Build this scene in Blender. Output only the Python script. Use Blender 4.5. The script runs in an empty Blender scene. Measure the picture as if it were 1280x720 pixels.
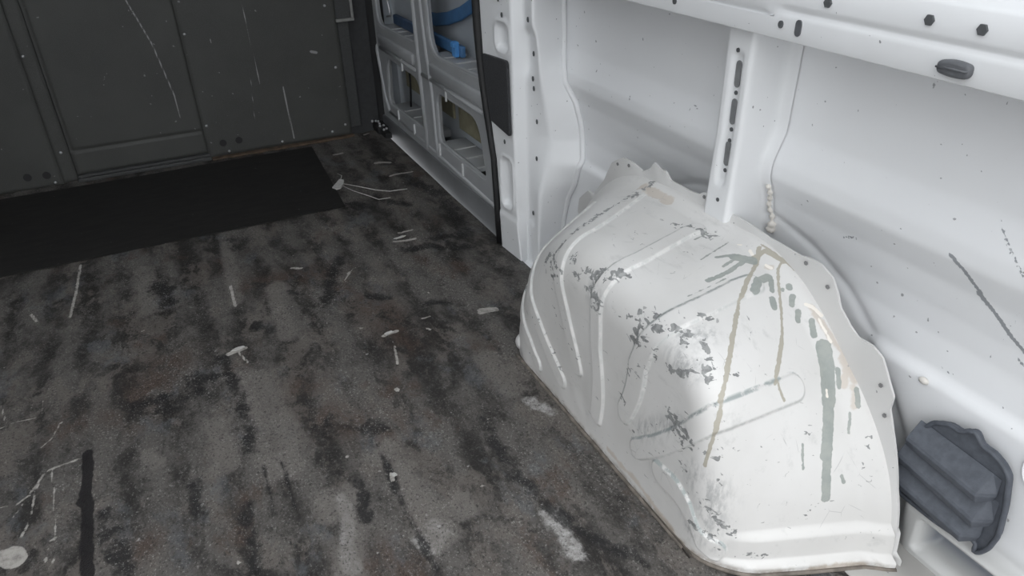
import bpy, bmesh, math, random
import numpy as np
from mathutils import Matrix, Vector
random.seed(4)
SC = bpy.context.scene
COL = SC.collection

# ------------------------------------------------------------------ camera
cam_d = bpy.data.cameras.new('camera'); cam_d.sensor_width = 36.0; cam_d.lens = 928.8/1280*36.0
cam_d.clip_start = .02; cam_d.clip_end = 200
cam = bpy.data.objects.new('camera', cam_d); COL.objects.link(cam); SC.camera = cam
def aim(o, loc, yaw, pitch, roll):
    cy, sy, cp, sp = math.cos(yaw), math.sin(yaw), math.cos(pitch), math.sin(pitch)
    fwd = Vector((sy*cp, cy*cp, -sp)); right = Vector((cy, -sy, 0)); down = fwd.cross(right)
    cr, sr = math.cos(roll), math.sin(roll)
    r2 = cr*right+sr*down; d2 = -sr*right+cr*down
    m = Matrix((r2, -d2, -fwd)).transposed().to_4x4(); m.translation = Vector(loc)
    o.matrix_world = m
aim(cam, (0, 0, 1.0), .436996, .52879, .030286)

# ------------------------------------------------------------------ light: overcast sky through the open rear doors
world = bpy.data.worlds.new('overcast_sky'); SC.world = world; world.use_nodes = True
nt = world.node_tree; nt.nodes.clear()
wo = nt.nodes.new('ShaderNodeOutputWorld'); bg = nt.nodes.new('ShaderNodeBackground')
tc = nt.nodes.new('ShaderNodeTexCoord'); sx = nt.nodes.new('ShaderNodeSeparateXYZ'); rp = nt.nodes.new('ShaderNodeValToRGB')
nt.links.new(tc.outputs['Generated'], sx.inputs[0]); nt.links.new(sx.outputs['Z'], rp.inputs[0])
rp.color_ramp.elements[0].position = 0.0; rp.color_ramp.elements[0].color = (.50, .51, .525, 1)
rp.color_ramp.elements[1].position = .75; rp.color_ramp.elements[1].color = (.97, .985, 1, 1)
e = rp.color_ramp.elements.new(.22); e.color = (.66, .675, .695, 1)
nt.links.new(rp.outputs[0], bg.inputs[0]); bg.inputs[1].default_value = 2.45
nt.links.new(bg.outputs[0], wo.inputs[0])
SC.view_settings.view_transform = 'Standard'; SC.view_settings.look = 'None'; SC.view_settings.gamma = 1.0
SC.view_settings.use_curve_mapping = False
SC.view_settings.exposure = 0.42

# ------------------------------------------------------------------ measured tables (metres)
PIL0 = [(0.009, 0.812, 1.79), (0.257, 0.812, 1.814), (0.385, 0.812, 1.85), (0.531, 0.812, 1.882), (0.672, 0.812, 1.892)]
PIL1 = [(-0.011, 0.82, 1.675), (0.137, 0.82, 1.709), (0.354, 0.82, 1.717), (0.573, 0.82, 1.713), (0.694, 0.82, 1.719)]
PIL2 = [(-0.04, 0.853, 1.7), (0.121, 0.853, 1.7), (0.305, 0.853, 1.7), (0.512, 0.852, 1.7), (0.54, 0.864, 1.7), (0.612, 0.863, 1.7), (0.631, 0.851, 1.7), (0.694, 0.849, 1.7)]
PIL3 = [(0.075, 0.847, 1.632), (0.213, 0.851, 1.632), (0.326, 0.88, 1.632), (0.362, 0.884, 1.632), (0.534, 0.854, 1.632), (0.575, 0.852, 1.632), (0.626, 0.846, 1.632), (0.644, 0.836, 1.632), (0.705, 0.836, 1.632)]
SKIN = [(0, 0.945), (0.1, 0.945), (0.2, 0.944), (0.27, 0.944), (0.294, 0.945), (0.306, 0.957), (0.36, 0.964), (0.4, 0.961), (0.455, 0.949), (0.502, 0.929), (0.528, 0.929), (0.58, 0.947), (0.7, 0.949), (2, 0.948)]
PIL4 = [(0.053, 0.941, 1.664), (0.11, 0.941, 1.655), (0.186, 0.94, 1.629), (0.237, 0.94, 1.596), (0.299, 0.946, 1.575), (0.356, 0.96, 1.592), (0.388, 0.958, 1.595), (0.449, 0.946, 1.605), (0.485, 0.932, 1.619), (0.527, 0.925, 1.631), (0.577, 0.942, 1.664), (0.689, 0.945, 1.671)]
SKIN_SCRATCH = [([(0.558, 0.507), (0.536, 0.492), (0.512, 0.467), (0.504, 0.456), (0.48, 0.437), (0.464, 0.422), (0.438, 0.405)], 0.0035),
    ([(0.516, 0.463), (0.493, 0.446), (0.477, 0.436)], 0.003),
    ([(0.466, 0.434), (0.459, 0.444), (0.457, 0.465)], 0.0015),
    ([(0.51, 0.565), (0.489, 0.545), (0.474, 0.534), (0.455, 0.518)], 0.0018),
    ([(0.749, 0.444), (0.735, 0.452), (0.725, 0.455)], 0.0025),
    ([(0.524, 0.581), (0.513, 0.569)], 0.0008),
    ([(0.55, 0.449), (0.543, 0.431)], 0.0006),
    ([(0.469, 0.414), (0.48, 0.371), (0.478, 0.357)], 0.0008),
    ([(0.446, 0.391), (0.431, 0.383)], 0.002),
    ([(1.144, 0.564), (1.132, 0.561)], 0.002),
    ([(0.569, 0.278), (0.561, 0.279)], 0.001),
    ([(0.541, 0.319), (0.525, 0.316)], 0.0012),
    ([(0.519, 0.556), (0.516, 0.555)], 0.001),
    ([(0.838, 0.648), (0.835, 0.648)], 0.0015),
    ([(0.747, 0.608), (0.745, 0.607)], 0.0012),
    ([(0.614, 0.597), (0.611, 0.597)], 0.0015),
    ([(0.643, 0.512), (0.639, 0.512)], 0.001),
    ([(1.868, 0.57), (1.863, 0.569)], 0.001)]
VENT_OUT = [(0.528, 0.115), (0.532, 0.154), (0.521, 0.201), (0.514, 0.232), (0.5, 0.256), (0.478, 0.268), (0.46, 0.267), (0.449, 0.28), (0.44, 0.281), (0.429, 0.267), (0.412, 0.267), (0.394, 0.259), (0.382, 0.247), (0.372, 0.2), (0.366, 0.148), (0.371, 0.117), (0.38, 0.099), (0.388, 0.094), (0.387, 0.111), (0.405, 0.114), (0.414, 0.099), (0.452, 0.095), (0.517, 0.096)]
VENT_EDGE_0 = [(0.508, 0.22), (0.402, 0.207)]
VENT_EDGE_1 = [(0.514, 0.183), (0.394, 0.164)]
VENT_EDGE_2 = [(0.514, 0.138), (0.402, 0.126)]
VENT_TOPLINE = [(0.506, 0.236), (0.402, 0.241)]
POCKET = [(0.475, 0.033), (0.47, 0.052), (0.457, 0.099), (0.447, 0.111), (0.352, 0.104), (0.371, 0.04), (0.427, 0.02)]
LEDGE = [(0.509, 0.101), (0.337, 0.106), (0.494, 0.09)]
FLOOR_WHITE = [([(-0.439, 1.283), (-0.415, 1.28), (-0.397, 1.296), (-0.381, 1.329), (-0.371, 1.346)], 0.0022),
    ([(-0.401, 1.189), (-0.39, 1.22), (-0.388, 1.258), (-0.383, 1.31), (-0.373, 1.347)], 0.002),
    ([(-0.359, 1.347), (-0.352, 1.286), (-0.348, 1.211), (-0.343, 1.148), (-0.343, 1.113), (-0.351, 1.089)], 0.0018),
    ([(-0.363, 1.353), (-0.338, 1.357), (-0.313, 1.364)], 0.003),
    ([(-0.384, 1.433), (-0.363, 1.45), (-0.347, 1.5)], 0.0018),
    ([(-0.379, 1.427), (-0.376, 1.386)], 0.0012),
    ([(-0.331, 1.457), (-0.322, 1.486)], 0.0015),
    ([(-0.461, 1.54), (-0.435, 1.543), (-0.395, 1.546)], 0.0018),
    ([(-0.451, 1.547), (-0.467, 1.627)], 0.002),
    ([(-0.385, 1.559), (-0.386, 1.603)], 0.0012),
    ([(-0.416, 1.247), (-0.403, 1.279)], 0.0012),
    ([(-0.423, 1.151), (-0.411, 1.153), (-0.406, 1.14)], 0.02),
    ([(-0.357, 1.117), (-0.356, 1.108)], 0.003),
    ([(-0.068, 0.959), (-0.066, 0.959)], 0.0035),
    ([(-0.197, 1.182), (-0.195, 1.184)], 0.0025),
    ([(-0.347, 1.5), (-0.346, 1.497)], 0.003),
    ([(-0.385, 1.559), (-0.384, 1.556)], 0.003),
    ([(-0.352, 1.155), (-0.347, 1.155)], 0.003),
    ([(-0.342, 1.956), (-0.332, 2.081), (-0.323, 2.275)], 0.0035),
    ([(-0.435, 2.026), (-0.419, 1.978)], 0.004),
    ([(0.002, 1.594), (0.04, 1.604)], 0.007),
    ([(0.023, 1.594), (0.037, 1.54)], 0.003),
    ([(0.222, 1.956), (0.247, 1.935)], 0.005),
    ([(0.349, 1.839), (0.394, 1.876)], 0.002),
    ([(0.35, 1.493), (0.387, 1.504)], 0.006),
    ([(0.36, 1.438), (0.344, 1.366)], 0.003),
    ([(0.224, 1.043), (0.22, 1.023)], 0.004),
    ([(0.313, 1.283), (0.314, 1.276)], 0.005),
    ([(0.605, 1.488), (0.641, 1.48)], 0.009),
    ([(0.562, 1.307), (0.562, 1.298)], 0.003),
    ([(-0.18, 1.797), (-0.173, 1.798)], 0.004),
    ([(-0.068, 0.962), (-0.066, 0.959)], 0.003),
    ([(0.052, 1.936), (0.048, 1.816)], 0.004),
    ([(0.456, 1.477), (0.462, 1.468)], 0.004),
    ([(0.309, 1.559), (0.314, 1.554)], 0.003),
    ([(0.601, 1.478), (0.642, 1.476)], 0.008),
    ([(0.461, 1.526), (0.482, 1.529)], 0.003),
    ([(0.447, 1.581), (0.446, 1.578)], 0.002),
    ([(0.518, 1.636), (0.52, 1.631)], 0.003),
    ([(0.338, 1.81), (0.363, 1.844)], 0.0025),
    ([(0.534, 1.974), (0.596, 1.962)], 0.006),
    ([(0.564, 2.027), (0.608, 2.022)], 0.005),
    ([(0.681, 2.643), (0.728, 2.628)], 0.01),
    ([(0.687, 2.488), (0.736, 2.5), (0.771, 2.49)], 0.006),
    ([(0.565, 2.823), (0.595, 2.818)], 0.008),
    ([(0.736, 2.995), (0.757, 3.001)], 0.006),
    ([(0.449, 1.101), (0.454, 1.095)], 0.0022),
    ([(0.158, 1.119), (0.162, 1.123)], 0.003),
    ([(0.36, 0.931), (0.367, 0.927)], 0.003),
    ([(0.316, 0.884), (0.32, 0.881)], 0.0022)]
FLOOR_PALE = [([(0.122, 1.024), (0.121, 0.976), (0.111, 0.926), (0.096, 0.887), (0.101, 0.858)], 0.016),
    ([(0.223, 0.868), (0.232, 0.846), (0.247, 0.862)], 0.022),
    ([(0.247, 0.892), (0.245, 0.881)], 0.012),
    ([(0.206, 1.098), (0.246, 1.116)], 0.03),
    ([(0.238, 0.961), (0.246, 1.04)], 0.025),
    ([(0.103, 1.03), (0.105, 0.984)], 0.03),
    ([(0.316, 0.92), (0.321, 0.885)], 0.02),
    ([(0.034, 1.476), (0.046, 1.293), (0.05, 1.156)], 0.05),
    ([(-0.058, 1.348), (-0.056, 1.212)], 0.03),
    ([(-0.188, 1.312), (-0.171, 1.272)], 0.02),
    ([(0.243, 0.996), (0.251, 0.858)], 0.04),
    ([(0.164, 1.875), (0.139, 1.606)], 0.03),
    ([(-0.159, 2.15), (-0.158, 1.899)], 0.03),
    ([(0.078, 2.243), (0.052, 1.844)], 0.02),
    ([(0.292, 0.915), (0.299, 0.884)], 0.02),
    ([(0.537, 1.168), (0.536, 1.275)], 0.04),
    ([(0.135, 1.024), (0.095, 0.844)], 0.03),
    ([(0.445, 0.816), (0.439, 0.722)], 0.02),
    ([(0.549, 1.111), (0.575, 1.053)], 0.015)]
FLOOR_DARK = [([(-0.297, 1.373), (-0.295, 1.305), (-0.3, 1.256), (-0.294, 1.218), (-0.297, 1.14), (-0.294, 1.044)], 0.011),
    ([(-0.304, 1.237), (-0.3, 1.232)], 0.013)]
FLOOR_SOOT = [([(0.372, 1.7), (0.419, 1.669)], 0.02),
    ([(0.506, 1.593), (0.551, 1.563)], 0.016),
    ([(0.368, 1.594), (0.389, 1.576)], 0.015),
    ([(0.08, 1.689), (0.098, 1.653)], 0.03),
    ([(0.184, 1.833), (0.206, 1.806)], 0.02),
    ([(-0.126, 2.032), (-0.107, 1.929)], 0.04),
    ([(0.263, 1.701), (0.352, 1.941)], 0.03),
    ([(0.092, 2.236), (0.11, 2.148)], 0.03),
    ([(0.551, 1.912), (0.625, 1.893), (0.737, 1.821)], 0.03),
    ([(0.664, 1.909), (0.736, 1.817)], 0.015),
    ([(0.586, 2.355), (0.62, 2.258), (0.667, 2.232)], 0.03),
    ([(0.75, 2.387), (0.792, 2.22), (0.754, 1.954), (0.722, 1.908)], 0.035),
    ([(0.46, 2.329), (0.527, 2.273)], 0.05),
    ([(0.631, 1.943), (0.744, 1.928)], 0.03),
    ([(-0.189, 1.491), (-0.108, 1.468), (-0.059, 1.525)], 0.05),
    ([(0.044, 1.175), (0.043, 1.03)], 0.006),
    ([(0.011, 1.177), (0.007, 1.076), (0.004, 1.036)], 0.006),
    ([(-0.008, 1.017), (0.039, 0.925)], 0.003),
    ([(0.15, 1.238), (0.239, 1.174)], 0.03),
    ([(0.225, 1.13), (0.218, 0.98), (0.22, 0.826), (0.22, 0.78)], 0.01),
    ([(0.159, 1.04), (0.154, 0.959)], 0.02),
    ([(-0.007, 1.587), (-0.001, 1.392), (-0.004, 1.233)], 0.02),
    ([(-0.271, 1.178), (-0.234, 1.013)], 0.03),
    ([(-0.037, 1.085), (-0.043, 0.937)], 0.02),
    ([(-0.115, 1.182), (-0.114, 1.098)], 0.02),
    ([(0.426, 0.936), (0.465, 0.765), (0.524, 0.66)], 0.02),
    ([(0.437, 1.111), (0.43, 0.911)], 0.02)]
FLOOR_BROWN = [([(0.154, 1.254), (0.248, 1.169)], 0.05),
    ([(0.108, 0.86), (0.141, 0.855)], 0.04),
    ([(-0.208, 1.069), (-0.199, 1.089)], 0.03),
    ([(-0.128, 1.628), (-0.22, 1.469)], 0.06),
    ([(0.129, 1.384), (0.139, 1.379)], 0.04),
    ([(-0.061, 2.181), (-0.048, 2.167)], 0.012),
    ([(0.486, 3.003), (0.685, 3.031)], 0.03),
    ([(0.365, 1.675), (0.398, 1.443)], 0.05),
    ([(0.114, 1.902), (0.31, 1.894)], 0.05)]
ARCH_DRIP = [([(0.857, 0.836, 0.41), (0.837, 0.816, 0.397), (0.791, 0.785, 0.392), (0.755, 0.758, 0.383), (0.718, 0.725, 0.367), (0.674, 0.682, 0.349), (0.646, 0.655, 0.326)], 0.0042),
    ([(0.696, 0.704, 0.36), (0.658, 0.668, 0.339), (0.633, 0.645, 0.309), (0.622, 0.632, 0.286), (0.615, 0.628, 0.26)], 0.0042),
    ([(0.615, 0.628, 0.26), (0.61, 0.631, 0.219), (0.607, 0.632, 0.194)], 0.003),
    ([(0.862, 0.788, 0.401), (0.852, 0.783, 0.394), (0.83, 0.753, 0.376), (0.806, 0.718, 0.359), (0.776, 0.679, 0.335), (0.74, 0.646, 0.307), (0.728, 0.636, 0.303)], 0.0026),
    ([(0.782, 0.688, 0.341), (0.758, 0.666, 0.326), (0.736, 0.646, 0.307), (0.733, 0.631, 0.295), (0.736, 0.621, 0.28)], 0.0026),
    ([(0.841, 0.827, 0.4), (0.859, 0.824, 0.409), (0.868, 0.793, 0.404), (0.868, 0.789, 0.403)], 0.005),
    ([(0.863, 0.839, 0.414), (0.868, 0.804, 0.408), (0.872, 0.769, 0.396)], 0.002)]
ARCH_GREEN = [([(0.847, 0.661, 0.316), (0.839, 0.641, 0.293), (0.818, 0.607, 0.255)], 0.0125),
    ([(0.821, 0.613, 0.262), (0.799, 0.581, 0.214), (0.79, 0.569, 0.188)], 0.01),
    ([(0.794, 0.573, 0.197), (0.786, 0.557, 0.158), (0.783, 0.546, 0.122)], 0.0075),
    ([(0.843, 0.668, 0.321), (0.839, 0.653, 0.305)], 0.004),
    ([(0.853, 0.63, 0.29), (0.844, 0.615, 0.27)], 0.004),
    ([(0.736, 0.817, 0.388), (0.773, 0.818, 0.392), (0.818, 0.827, 0.398)], 0.0045),
    ([(0.78, 0.834, 0.395), (0.808, 0.839, 0.399)], 0.003),
    ([(0.788, 0.86, 0.398), (0.81, 0.852, 0.4)], 0.0035),
    ([(0.763, 0.87, 0.395), (0.836, 0.889, 0.402)], 0.0018),
    ([(0.798, 0.933, 0.398), (0.83, 0.936, 0.401)], 0.0018),
    ([(0.813, 0.844, 0.4), (0.832, 0.822, 0.398)], 0.01),
    ([(0.785, 0.761, 0.385), (0.808, 0.778, 0.391), (0.83, 0.781, 0.387)], 0.008),
    ([(0.832, 0.776, 0.385), (0.818, 0.756, 0.378)], 0.0045),
    ([(0.807, 0.742, 0.372), (0.801, 0.73, 0.366)], 0.006),
    ([(0.849, 0.751, 0.38), (0.848, 0.749, 0.378)], 0.0055),
    ([(0.844, 0.736, 0.37), (0.834, 0.726, 0.362)], 0.005),
    ([(0.838, 0.714, 0.355), (0.828, 0.703, 0.347)], 0.0048),
    ([(0.849, 0.694, 0.344), (0.842, 0.678, 0.329)], 0.0055),
    ([(0.837, 0.752, 0.377), (0.836, 0.751, 0.376)], 0.003),
    ([(0.756, 0.588, 0.21), (0.751, 0.573, 0.173)], 0.0022),
    ([(0.845, 0.586, 0.239), (0.834, 0.572, 0.213)], 0.002),
    ([(0.866, 0.6, 0.267), (0.858, 0.585, 0.248)], 0.004),
    ([(0.809, 0.548, 0.155), (0.811, 0.543, 0.145)], 0.003),
    ([(0.682, 0.799, 0.383), (0.77, 0.808, 0.39)], 0.0012)]
ARCH_CHIP = [([(0.871, 1.166, 0.412), (0.807, 1.154, 0.393), (0.754, 1.155, 0.375), (0.692, 1.142, 0.362), (0.644, 1.118, 0.351), (0.622, 1.131, 0.321)], 0.009),
    ([(0.622, 1.131, 0.321), (0.612, 1.127, 0.303), (0.602, 1.075, 0.317), (0.605, 1.107, 0.286)], 0.01),
    ([(0.606, 1.115, 0.283), (0.604, 1.09, 0.203), (0.6, 0.997, 0.166)], 0.003),
    ([(0.622, 0.967, 0.358), (0.608, 0.97, 0.332), (0.6, 0.939, 0.317)], 0.014),
    ([(0.62, 0.943, 0.363), (0.64, 0.922, 0.377)], 0.011),
    ([(0.608, 1.024, 0.333), (0.622, 0.978, 0.358)], 0.008),
    ([(0.62, 1.057, 0.349), (0.618, 1.047, 0.348)], 0.009),
    ([(0.807, 0.999, 0.398), (0.817, 0.973, 0.404), (0.824, 0.924, 0.4)], 0.008),
    ([(0.811, 0.947, 0.403), (0.836, 0.922, 0.401)], 0.006),
    ([(0.623, 0.798, 0.361), (0.603, 0.831, 0.31), (0.599, 0.789, 0.324)], 0.01),
    ([(0.611, 0.781, 0.356), (0.632, 0.743, 0.366), (0.631, 0.729, 0.363)], 0.009),
    ([(0.604, 0.731, 0.315), (0.626, 0.667, 0.331)], 0.009),
    ([(0.619, 0.691, 0.342), (0.643, 0.684, 0.35), (0.644, 0.711, 0.363)], 0.007),
    ([(0.623, 0.738, 0.359), (0.633, 0.719, 0.361)], 0.007),
    ([(0.669, 0.745, 0.379), (0.679, 0.744, 0.376)], 0.006),
    ([(0.656, 0.659, 0.331), (0.668, 0.657, 0.328)], 0.005),
    ([(0.607, 0.875, 0.324), (0.619, 0.827, 0.353)], 0.007),
    ([(0.638, 1.298, 0.153), (0.599, 1.153, 0.153), (0.602, 1.058, 0.085)], 0.0045),
    ([(0.624, 1.302, 0.04), (0.598, 1.169, 0.049)], 0.005),
    ([(0.619, 1.161, 0.294), (0.624, 1.148, 0.313)], 0.01),
    ([(0.601, 0.849, 0.177), (0.599, 0.835, 0.165)], 0.006),
    ([(0.6, 0.803, 0.244), (0.603, 0.837, 0.241)], 0.008),
    ([(0.604, 0.763, 0.334), (0.599, 0.795, 0.271)], 0.006),
    ([(0.604, 0.734, 0.309), (0.607, 0.699, 0.324), (0.629, 0.675, 0.339)], 0.009),
    ([(0.623, 0.734, 0.358), (0.631, 0.72, 0.36)], 0.008),
    ([(0.658, 0.659, 0.331), (0.668, 0.657, 0.328)], 0.005),
    ([(0.603, 0.715, 0.231), (0.598, 0.664, 0.224)], 0.013),
    ([(0.603, 0.824, 0.108), (0.603, 0.7, 0.242), (0.622, 0.645, 0.301)], 0.0035),
    ([(0.598, 0.766, 0.107), (0.6, 0.657, 0.219), (0.62, 0.627, 0.251)], 0.003),
    ([(0.602, 0.686, 0.165), (0.602, 0.668, 0.165)], 0.005),
    ([(0.623, 0.61, 0.178), (0.626, 0.607, 0.175)], 0.0035),
    ([(0.73, 0.567, 0.132), (0.736, 0.562, 0.122)], 0.0022),
    ([(0.748, 0.551, 0.091), (0.762, 0.55, 0.107)], 0.003),
    ([(0.67, 0.606, 0.223), (0.69, 0.603, 0.223)], 0.003),
    ([(0.768, 0.592, 0.223), (0.773, 0.589, 0.22)], 0.004),
    ([(0.61, 0.631, 0.219), (0.619, 0.619, 0.213)], 0.006),
    ([(0.606, 0.628, 0.134), (0.623, 0.602, 0.093), (0.64, 0.588, 0.076)], 0.008),
    ([(0.6, 0.636, 0.072), (0.613, 0.609, 0.06)], 0.007),
    ([(0.663, 0.568, 0.032), (0.692, 0.555, 0.033)], 0.006),
    ([(0.862, 0.553, 0.212), (0.842, 0.54, 0.169)], 0.005),
    ([(0.621, 0.602, 0.065), (0.623, 0.593, 0.042)], 0.005),
    ([(0.721, 0.549, 0.066), (0.731, 0.547, 0.069)], 0.004)]
ARCH_SCUFF = [([(0.603, 0.639, 0.155), (0.616, 0.612, 0.152), (0.613, 0.614, 0.087)], 0.026),
    ([(0.604, 0.645, 0.046), (0.621, 0.602, 0.058)], 0.018),
    ([(0.603, 0.787, 0.148), (0.599, 0.692, 0.23)], 0.018),
    ([(0.602, 0.647, 0.176), (0.606, 0.628, 0.134)], 0.015),
    ([(0.607, 0.964, 0.329), (0.602, 0.945, 0.327)], 0.02),
    ([(0.626, 0.735, 0.361), (0.66, 0.716, 0.366)], 0.015),
    ([(0.608, 0.726, 0.337), (0.613, 0.692, 0.334)], 0.02),
    ([(0.621, 1.299, 0.024), (0.604, 1.248, 0.005)], 0.012)]
ARCH_RUST = [([(0.86, 0.707, 0.359), (0.863, 0.677, 0.337), (0.869, 0.649, 0.313)], 0.007),
    ([(0.869, 0.637, 0.302), (0.869, 0.627, 0.293), (0.851, 0.614, 0.274)], 0.009),
    ([(0.872, 0.639, 0.304), (0.868, 0.611, 0.278)], 0.009),
    ([(0.863, 0.604, 0.271), (0.854, 0.587, 0.247)], 0.006),
    ([(0.851, 1.171, 0.4), (0.847, 1.075, 0.407)], 0.012),
    ([(0.842, 0.801, 0.395), (0.847, 0.794, 0.395)], 0.004),
    ([(0.748, 0.52, 0), (0.798, 0.5, 0.006), (0.83, 0.488, 0)], 0.01),
    ([(0.603, 0.884, 0.023), (0.602, 0.794, 0.026), (0.604, 0.656, 0.003), (0.613, 0.612, 0)], 0.006)]
ARCH_CREAM = [([(0.855, 0.716, 0.363), (0.861, 0.708, 0.36), (0.868, 0.693, 0.351)], 0.0035),
    ([(0.861, 0.69, 0.346), (0.861, 0.661, 0.322)], 0.0025),
    ([(0.844, 0.802, 0.396), (0.846, 0.793, 0.394)], 0.0035),
    ([(0.844, 0.843, 0.404), (0.842, 0.834, 0.402)], 0.003),
    ([(0.842, 0.872, 0.404), (0.844, 0.866, 0.406)], 0.002),
    ([(0.822, 0.618, 0.268), (0.819, 0.613, 0.262)], 0.003)]
ARCH_HOLES = [([(0.872, 1.284, 0.38)], 0),
    ([(0.872, 1.248, 0.396)], 0),
    ([(0.872, 1.008, 0.418)], 0),
    ([(0.872, 0.765, 0.395)], 0),
    ([(0.872, 0.724, 0.372)], 0),
    ([(0.872, 0.606, 0.275)], 0),
    ([(0.872, 0.577, 0.247)], 0)]
PANEL_SCRATCH = [([(-0.023, 0.6), (-0.002, 0.532), (0.023, 0.448), (0.039, 0.347), (0.053, 0.257), (0.055, 0.171)], 0.0022), ([(0.351, 0.565), (0.357, 0.481), (0.357, 0.423), (0.36, 0.319), (0.363, 0.258)], 0.0018), ([(0.445, 0.237), (0.449, 0.134), (0.452, 0.028)], 0.0028), ([(0.334, 0.307), (0.316, 0.123)], 0.001), ([(0.574, 0.356), (0.595, 0.35)], 0.005), ([(0.219, 0.445), (0.219, 0.431)], 0.002)]

AC = np.array([0.95, 0.0])          # fan centre of the wheel housing (y, z)
def polar_table(pts):
    a = np.array(pts); dy = a[:, 0]-AC[0]
    th = np.arctan2(a[:, 1], -dy); r = np.hypot(dy, a[:, 1])
    o = np.argsort(th); return th[o], r[o]
FL = polar_table([(.478, 0), (.500, .15), (.535, .25), (.585, .345), (.655, .405), (.745, .427), (.87, .437), (1.0, .440), (1.15, .437),
                  (1.26, .420), (1.34, .375), (1.43, .285), (1.50, .18), (1.55, .08), (1.57, 0)])
IN = polar_table([(.600, 0), (.605, .10), (.612, .20), (.625, .28), (.66, .345), (.73, .375), (.85, .375), (.95, .378), (1.05, .372),
                  (1.13, .345), (1.20, .285), (1.255, .20), (1.29, .10), (1.30, 0)])
def smooth_interp(t, tab, s=.09):
    n = 9; acc = 0
    for k in range(n):
        w = (k-(n-1)/2)/(n-1)*2*s
        acc = acc+np.interp(np.clip(t+w, 0, np.pi), *tab)
    return acc/n
RT = np.array([(0, .468), (.22, .468), (.38, .462), (.54, .450), (.64, .443), (.75, .434), (.92, .434), (1.09, .437), (1.30, .432), (1.5, .422)])
def root_radius(t):
    k = np.clip((t-1.3)/.2, 0, 1); k = k*k*(3-2*k)
    return sum(np.interp(t+j*.03, RT[:, 0], RT[:, 1]) for j in (-2, -1, 0, 1, 2))/5*(1-k)+(smooth_interp(t, FL)-.026)*k
# ribs: (theta at face end, theta at flange end, start radius, end u, half width)
RIBS = [([(.30, 2.98), (.36, 2.93), (.41, 2.86), (.47, 2.80), (.6, 2.74)], .205, .58, .016),      # (U, theta) path, start radius, end U, half width
        ([(.10, 2.62), (.20, 2.60), (.32, 2.575), (.464, 2.51), (.505, 2.455), (.8, 2.36)], .115, .84, .017),
        ([(.10, 1.90), (.20, 1.93), (.32, 1.964), (.44, 1.983), (.59, 1.955), (.93, 2.06)], .130, .92, .017),
        ([(.06, 1.20), (.10, 1.28), (.33, 1.517), (.458, 1.555), (.586, 1.53), (.85, 1.60)], .062, .90, .017),
        ([(.15, .88), (.216, .932), (.364, 1.089), (.451, 1.114), (.574, 1.115), (.78, 1.15)], .165, .84, .020),
        ([(.2, .55), (.245, .58), (.426, .70), (.508, .724), (.80, .73)], .165, .80, .021),
        ([(.30, .43), (.379, .365), (.436, .264), (.473, .14), (.52, .10)], .225, .53, .021)]
XI, XF = .603, .872
def sstep(a, b, x):
    t = np.clip((x-a)/(b-a), 0, 1); return t*t*(3-2*t)
def arch_base(T, U):
    """T angle 0 (rear) .. pi (front); U 0 centre of face .. 1 edge of flange root."""
    I = smooth_interp(T, IN); F = root_radius(T)-.012
    rho = .052+.033*sstep(.7, 1.3, T)
    ua, ub = .42, .60                       # fillet range
    r = np.empty_like(T*U); x = np.empty_like(r)
    slope = F-I; L = np.hypot(slope, XF-XI)
    tB = rho/L
    rA = np.maximum(I-rho, .02)
    rB = I+slope*tB; xB = XI+(XF-XI)*tB
    m = U/ua
    rf = rA*np.clip(m, 0, 1)
    q = np.clip((U-ua)/(ub-ua), 0, 1)
    rq = (1-q)**2*rA+2*q*(1-q)*I+q*q*rB
    xq = (1-q)**2*XI+2*q*(1-q)*XI+q*q*xB
    e = np.clip((U-ub)/(1-ub), 0, 1)
    # straight slope with a concave fillet into the flange root
    rs = rB+(F-rB)*e
    xs = xB+(XF-xB)*e
    fl = sstep(.80, 1.0, e)
    rs = rs+fl*.012
    r = np.where(U < ua, rf, np.where(U < ub, rq, rs))
    x = np.where(U < ua, XI, np.where(U < ub, xq, xs))
    return x, r
def arch_points(T, U, ribs=True):
    x, r = arch_base(T, U)
    # outward direction in the (r, x) section
    d = 1e-3
    x2, r2 = arch_base(T, np.clip(U+d, 0, 1)); x1, r1 = arch_base(T, np.clip(U-d, 0, 1))
    tr, tx = r2-r1, x2-x1; n = np.hypot(tr, tx)+1e-9
    nr, nx = tx/n, -tr/n                      # outwards: towards larger r on the slope, towards -x on the face
    ribh = np.zeros_like(r)
    if ribs:
        for (path, r0, ue, hw) in RIBS:
            tc = np.interp(U, [p[0] for p in path], [p[1] for p in path])
            lat = np.abs(r*np.sin(np.clip(T-tc, -1.4, 1.4)))
            # rounded ends: turn the distance beyond an end into extra lateral distance
            lon = np.maximum(np.maximum((r0+hw)-r, (U-ue)*.6), 0)
            dd = np.hypot(lat, lon)
            ribh = np.maximum(ribh, .0048*(1-sstep(hw-.003, hw+.003, dd)))
    # slight dents and waves in the pressed steel
    wob = .0015*np.sin(7*T+3*U)*np.sin(9*U+2*T)
    h = ribh+wob*sstep(0, .2, U)*(1-sstep(.8, 1, U))
    r = r+nr*h; x = x+nx*h
    y = AC[0]-r*np.cos(T); z = AC[1]+r*np.sin(T)
    # stepped foot along the rear face
    foot = (1-sstep(.060, .078, z))*sstep(.62, .68, x)*(T < 1.2)
    y = y-.010*foot
    foot2 = (1-sstep(.012, .024, z))*(x > XI-.02)*(T < 1.4)
    y = y-.012*foot2*sstep(.60, .66, x)
    return np.stack([x, y, z], -1)
def arch_grid(nt, nu):
    t = np.linspace(0, np.pi, nt); u = np.linspace(0, 1, nu)
    T, U = np.meshgrid(t, u, indexing='ij')
    return T, U, arch_points(T, U)

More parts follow.
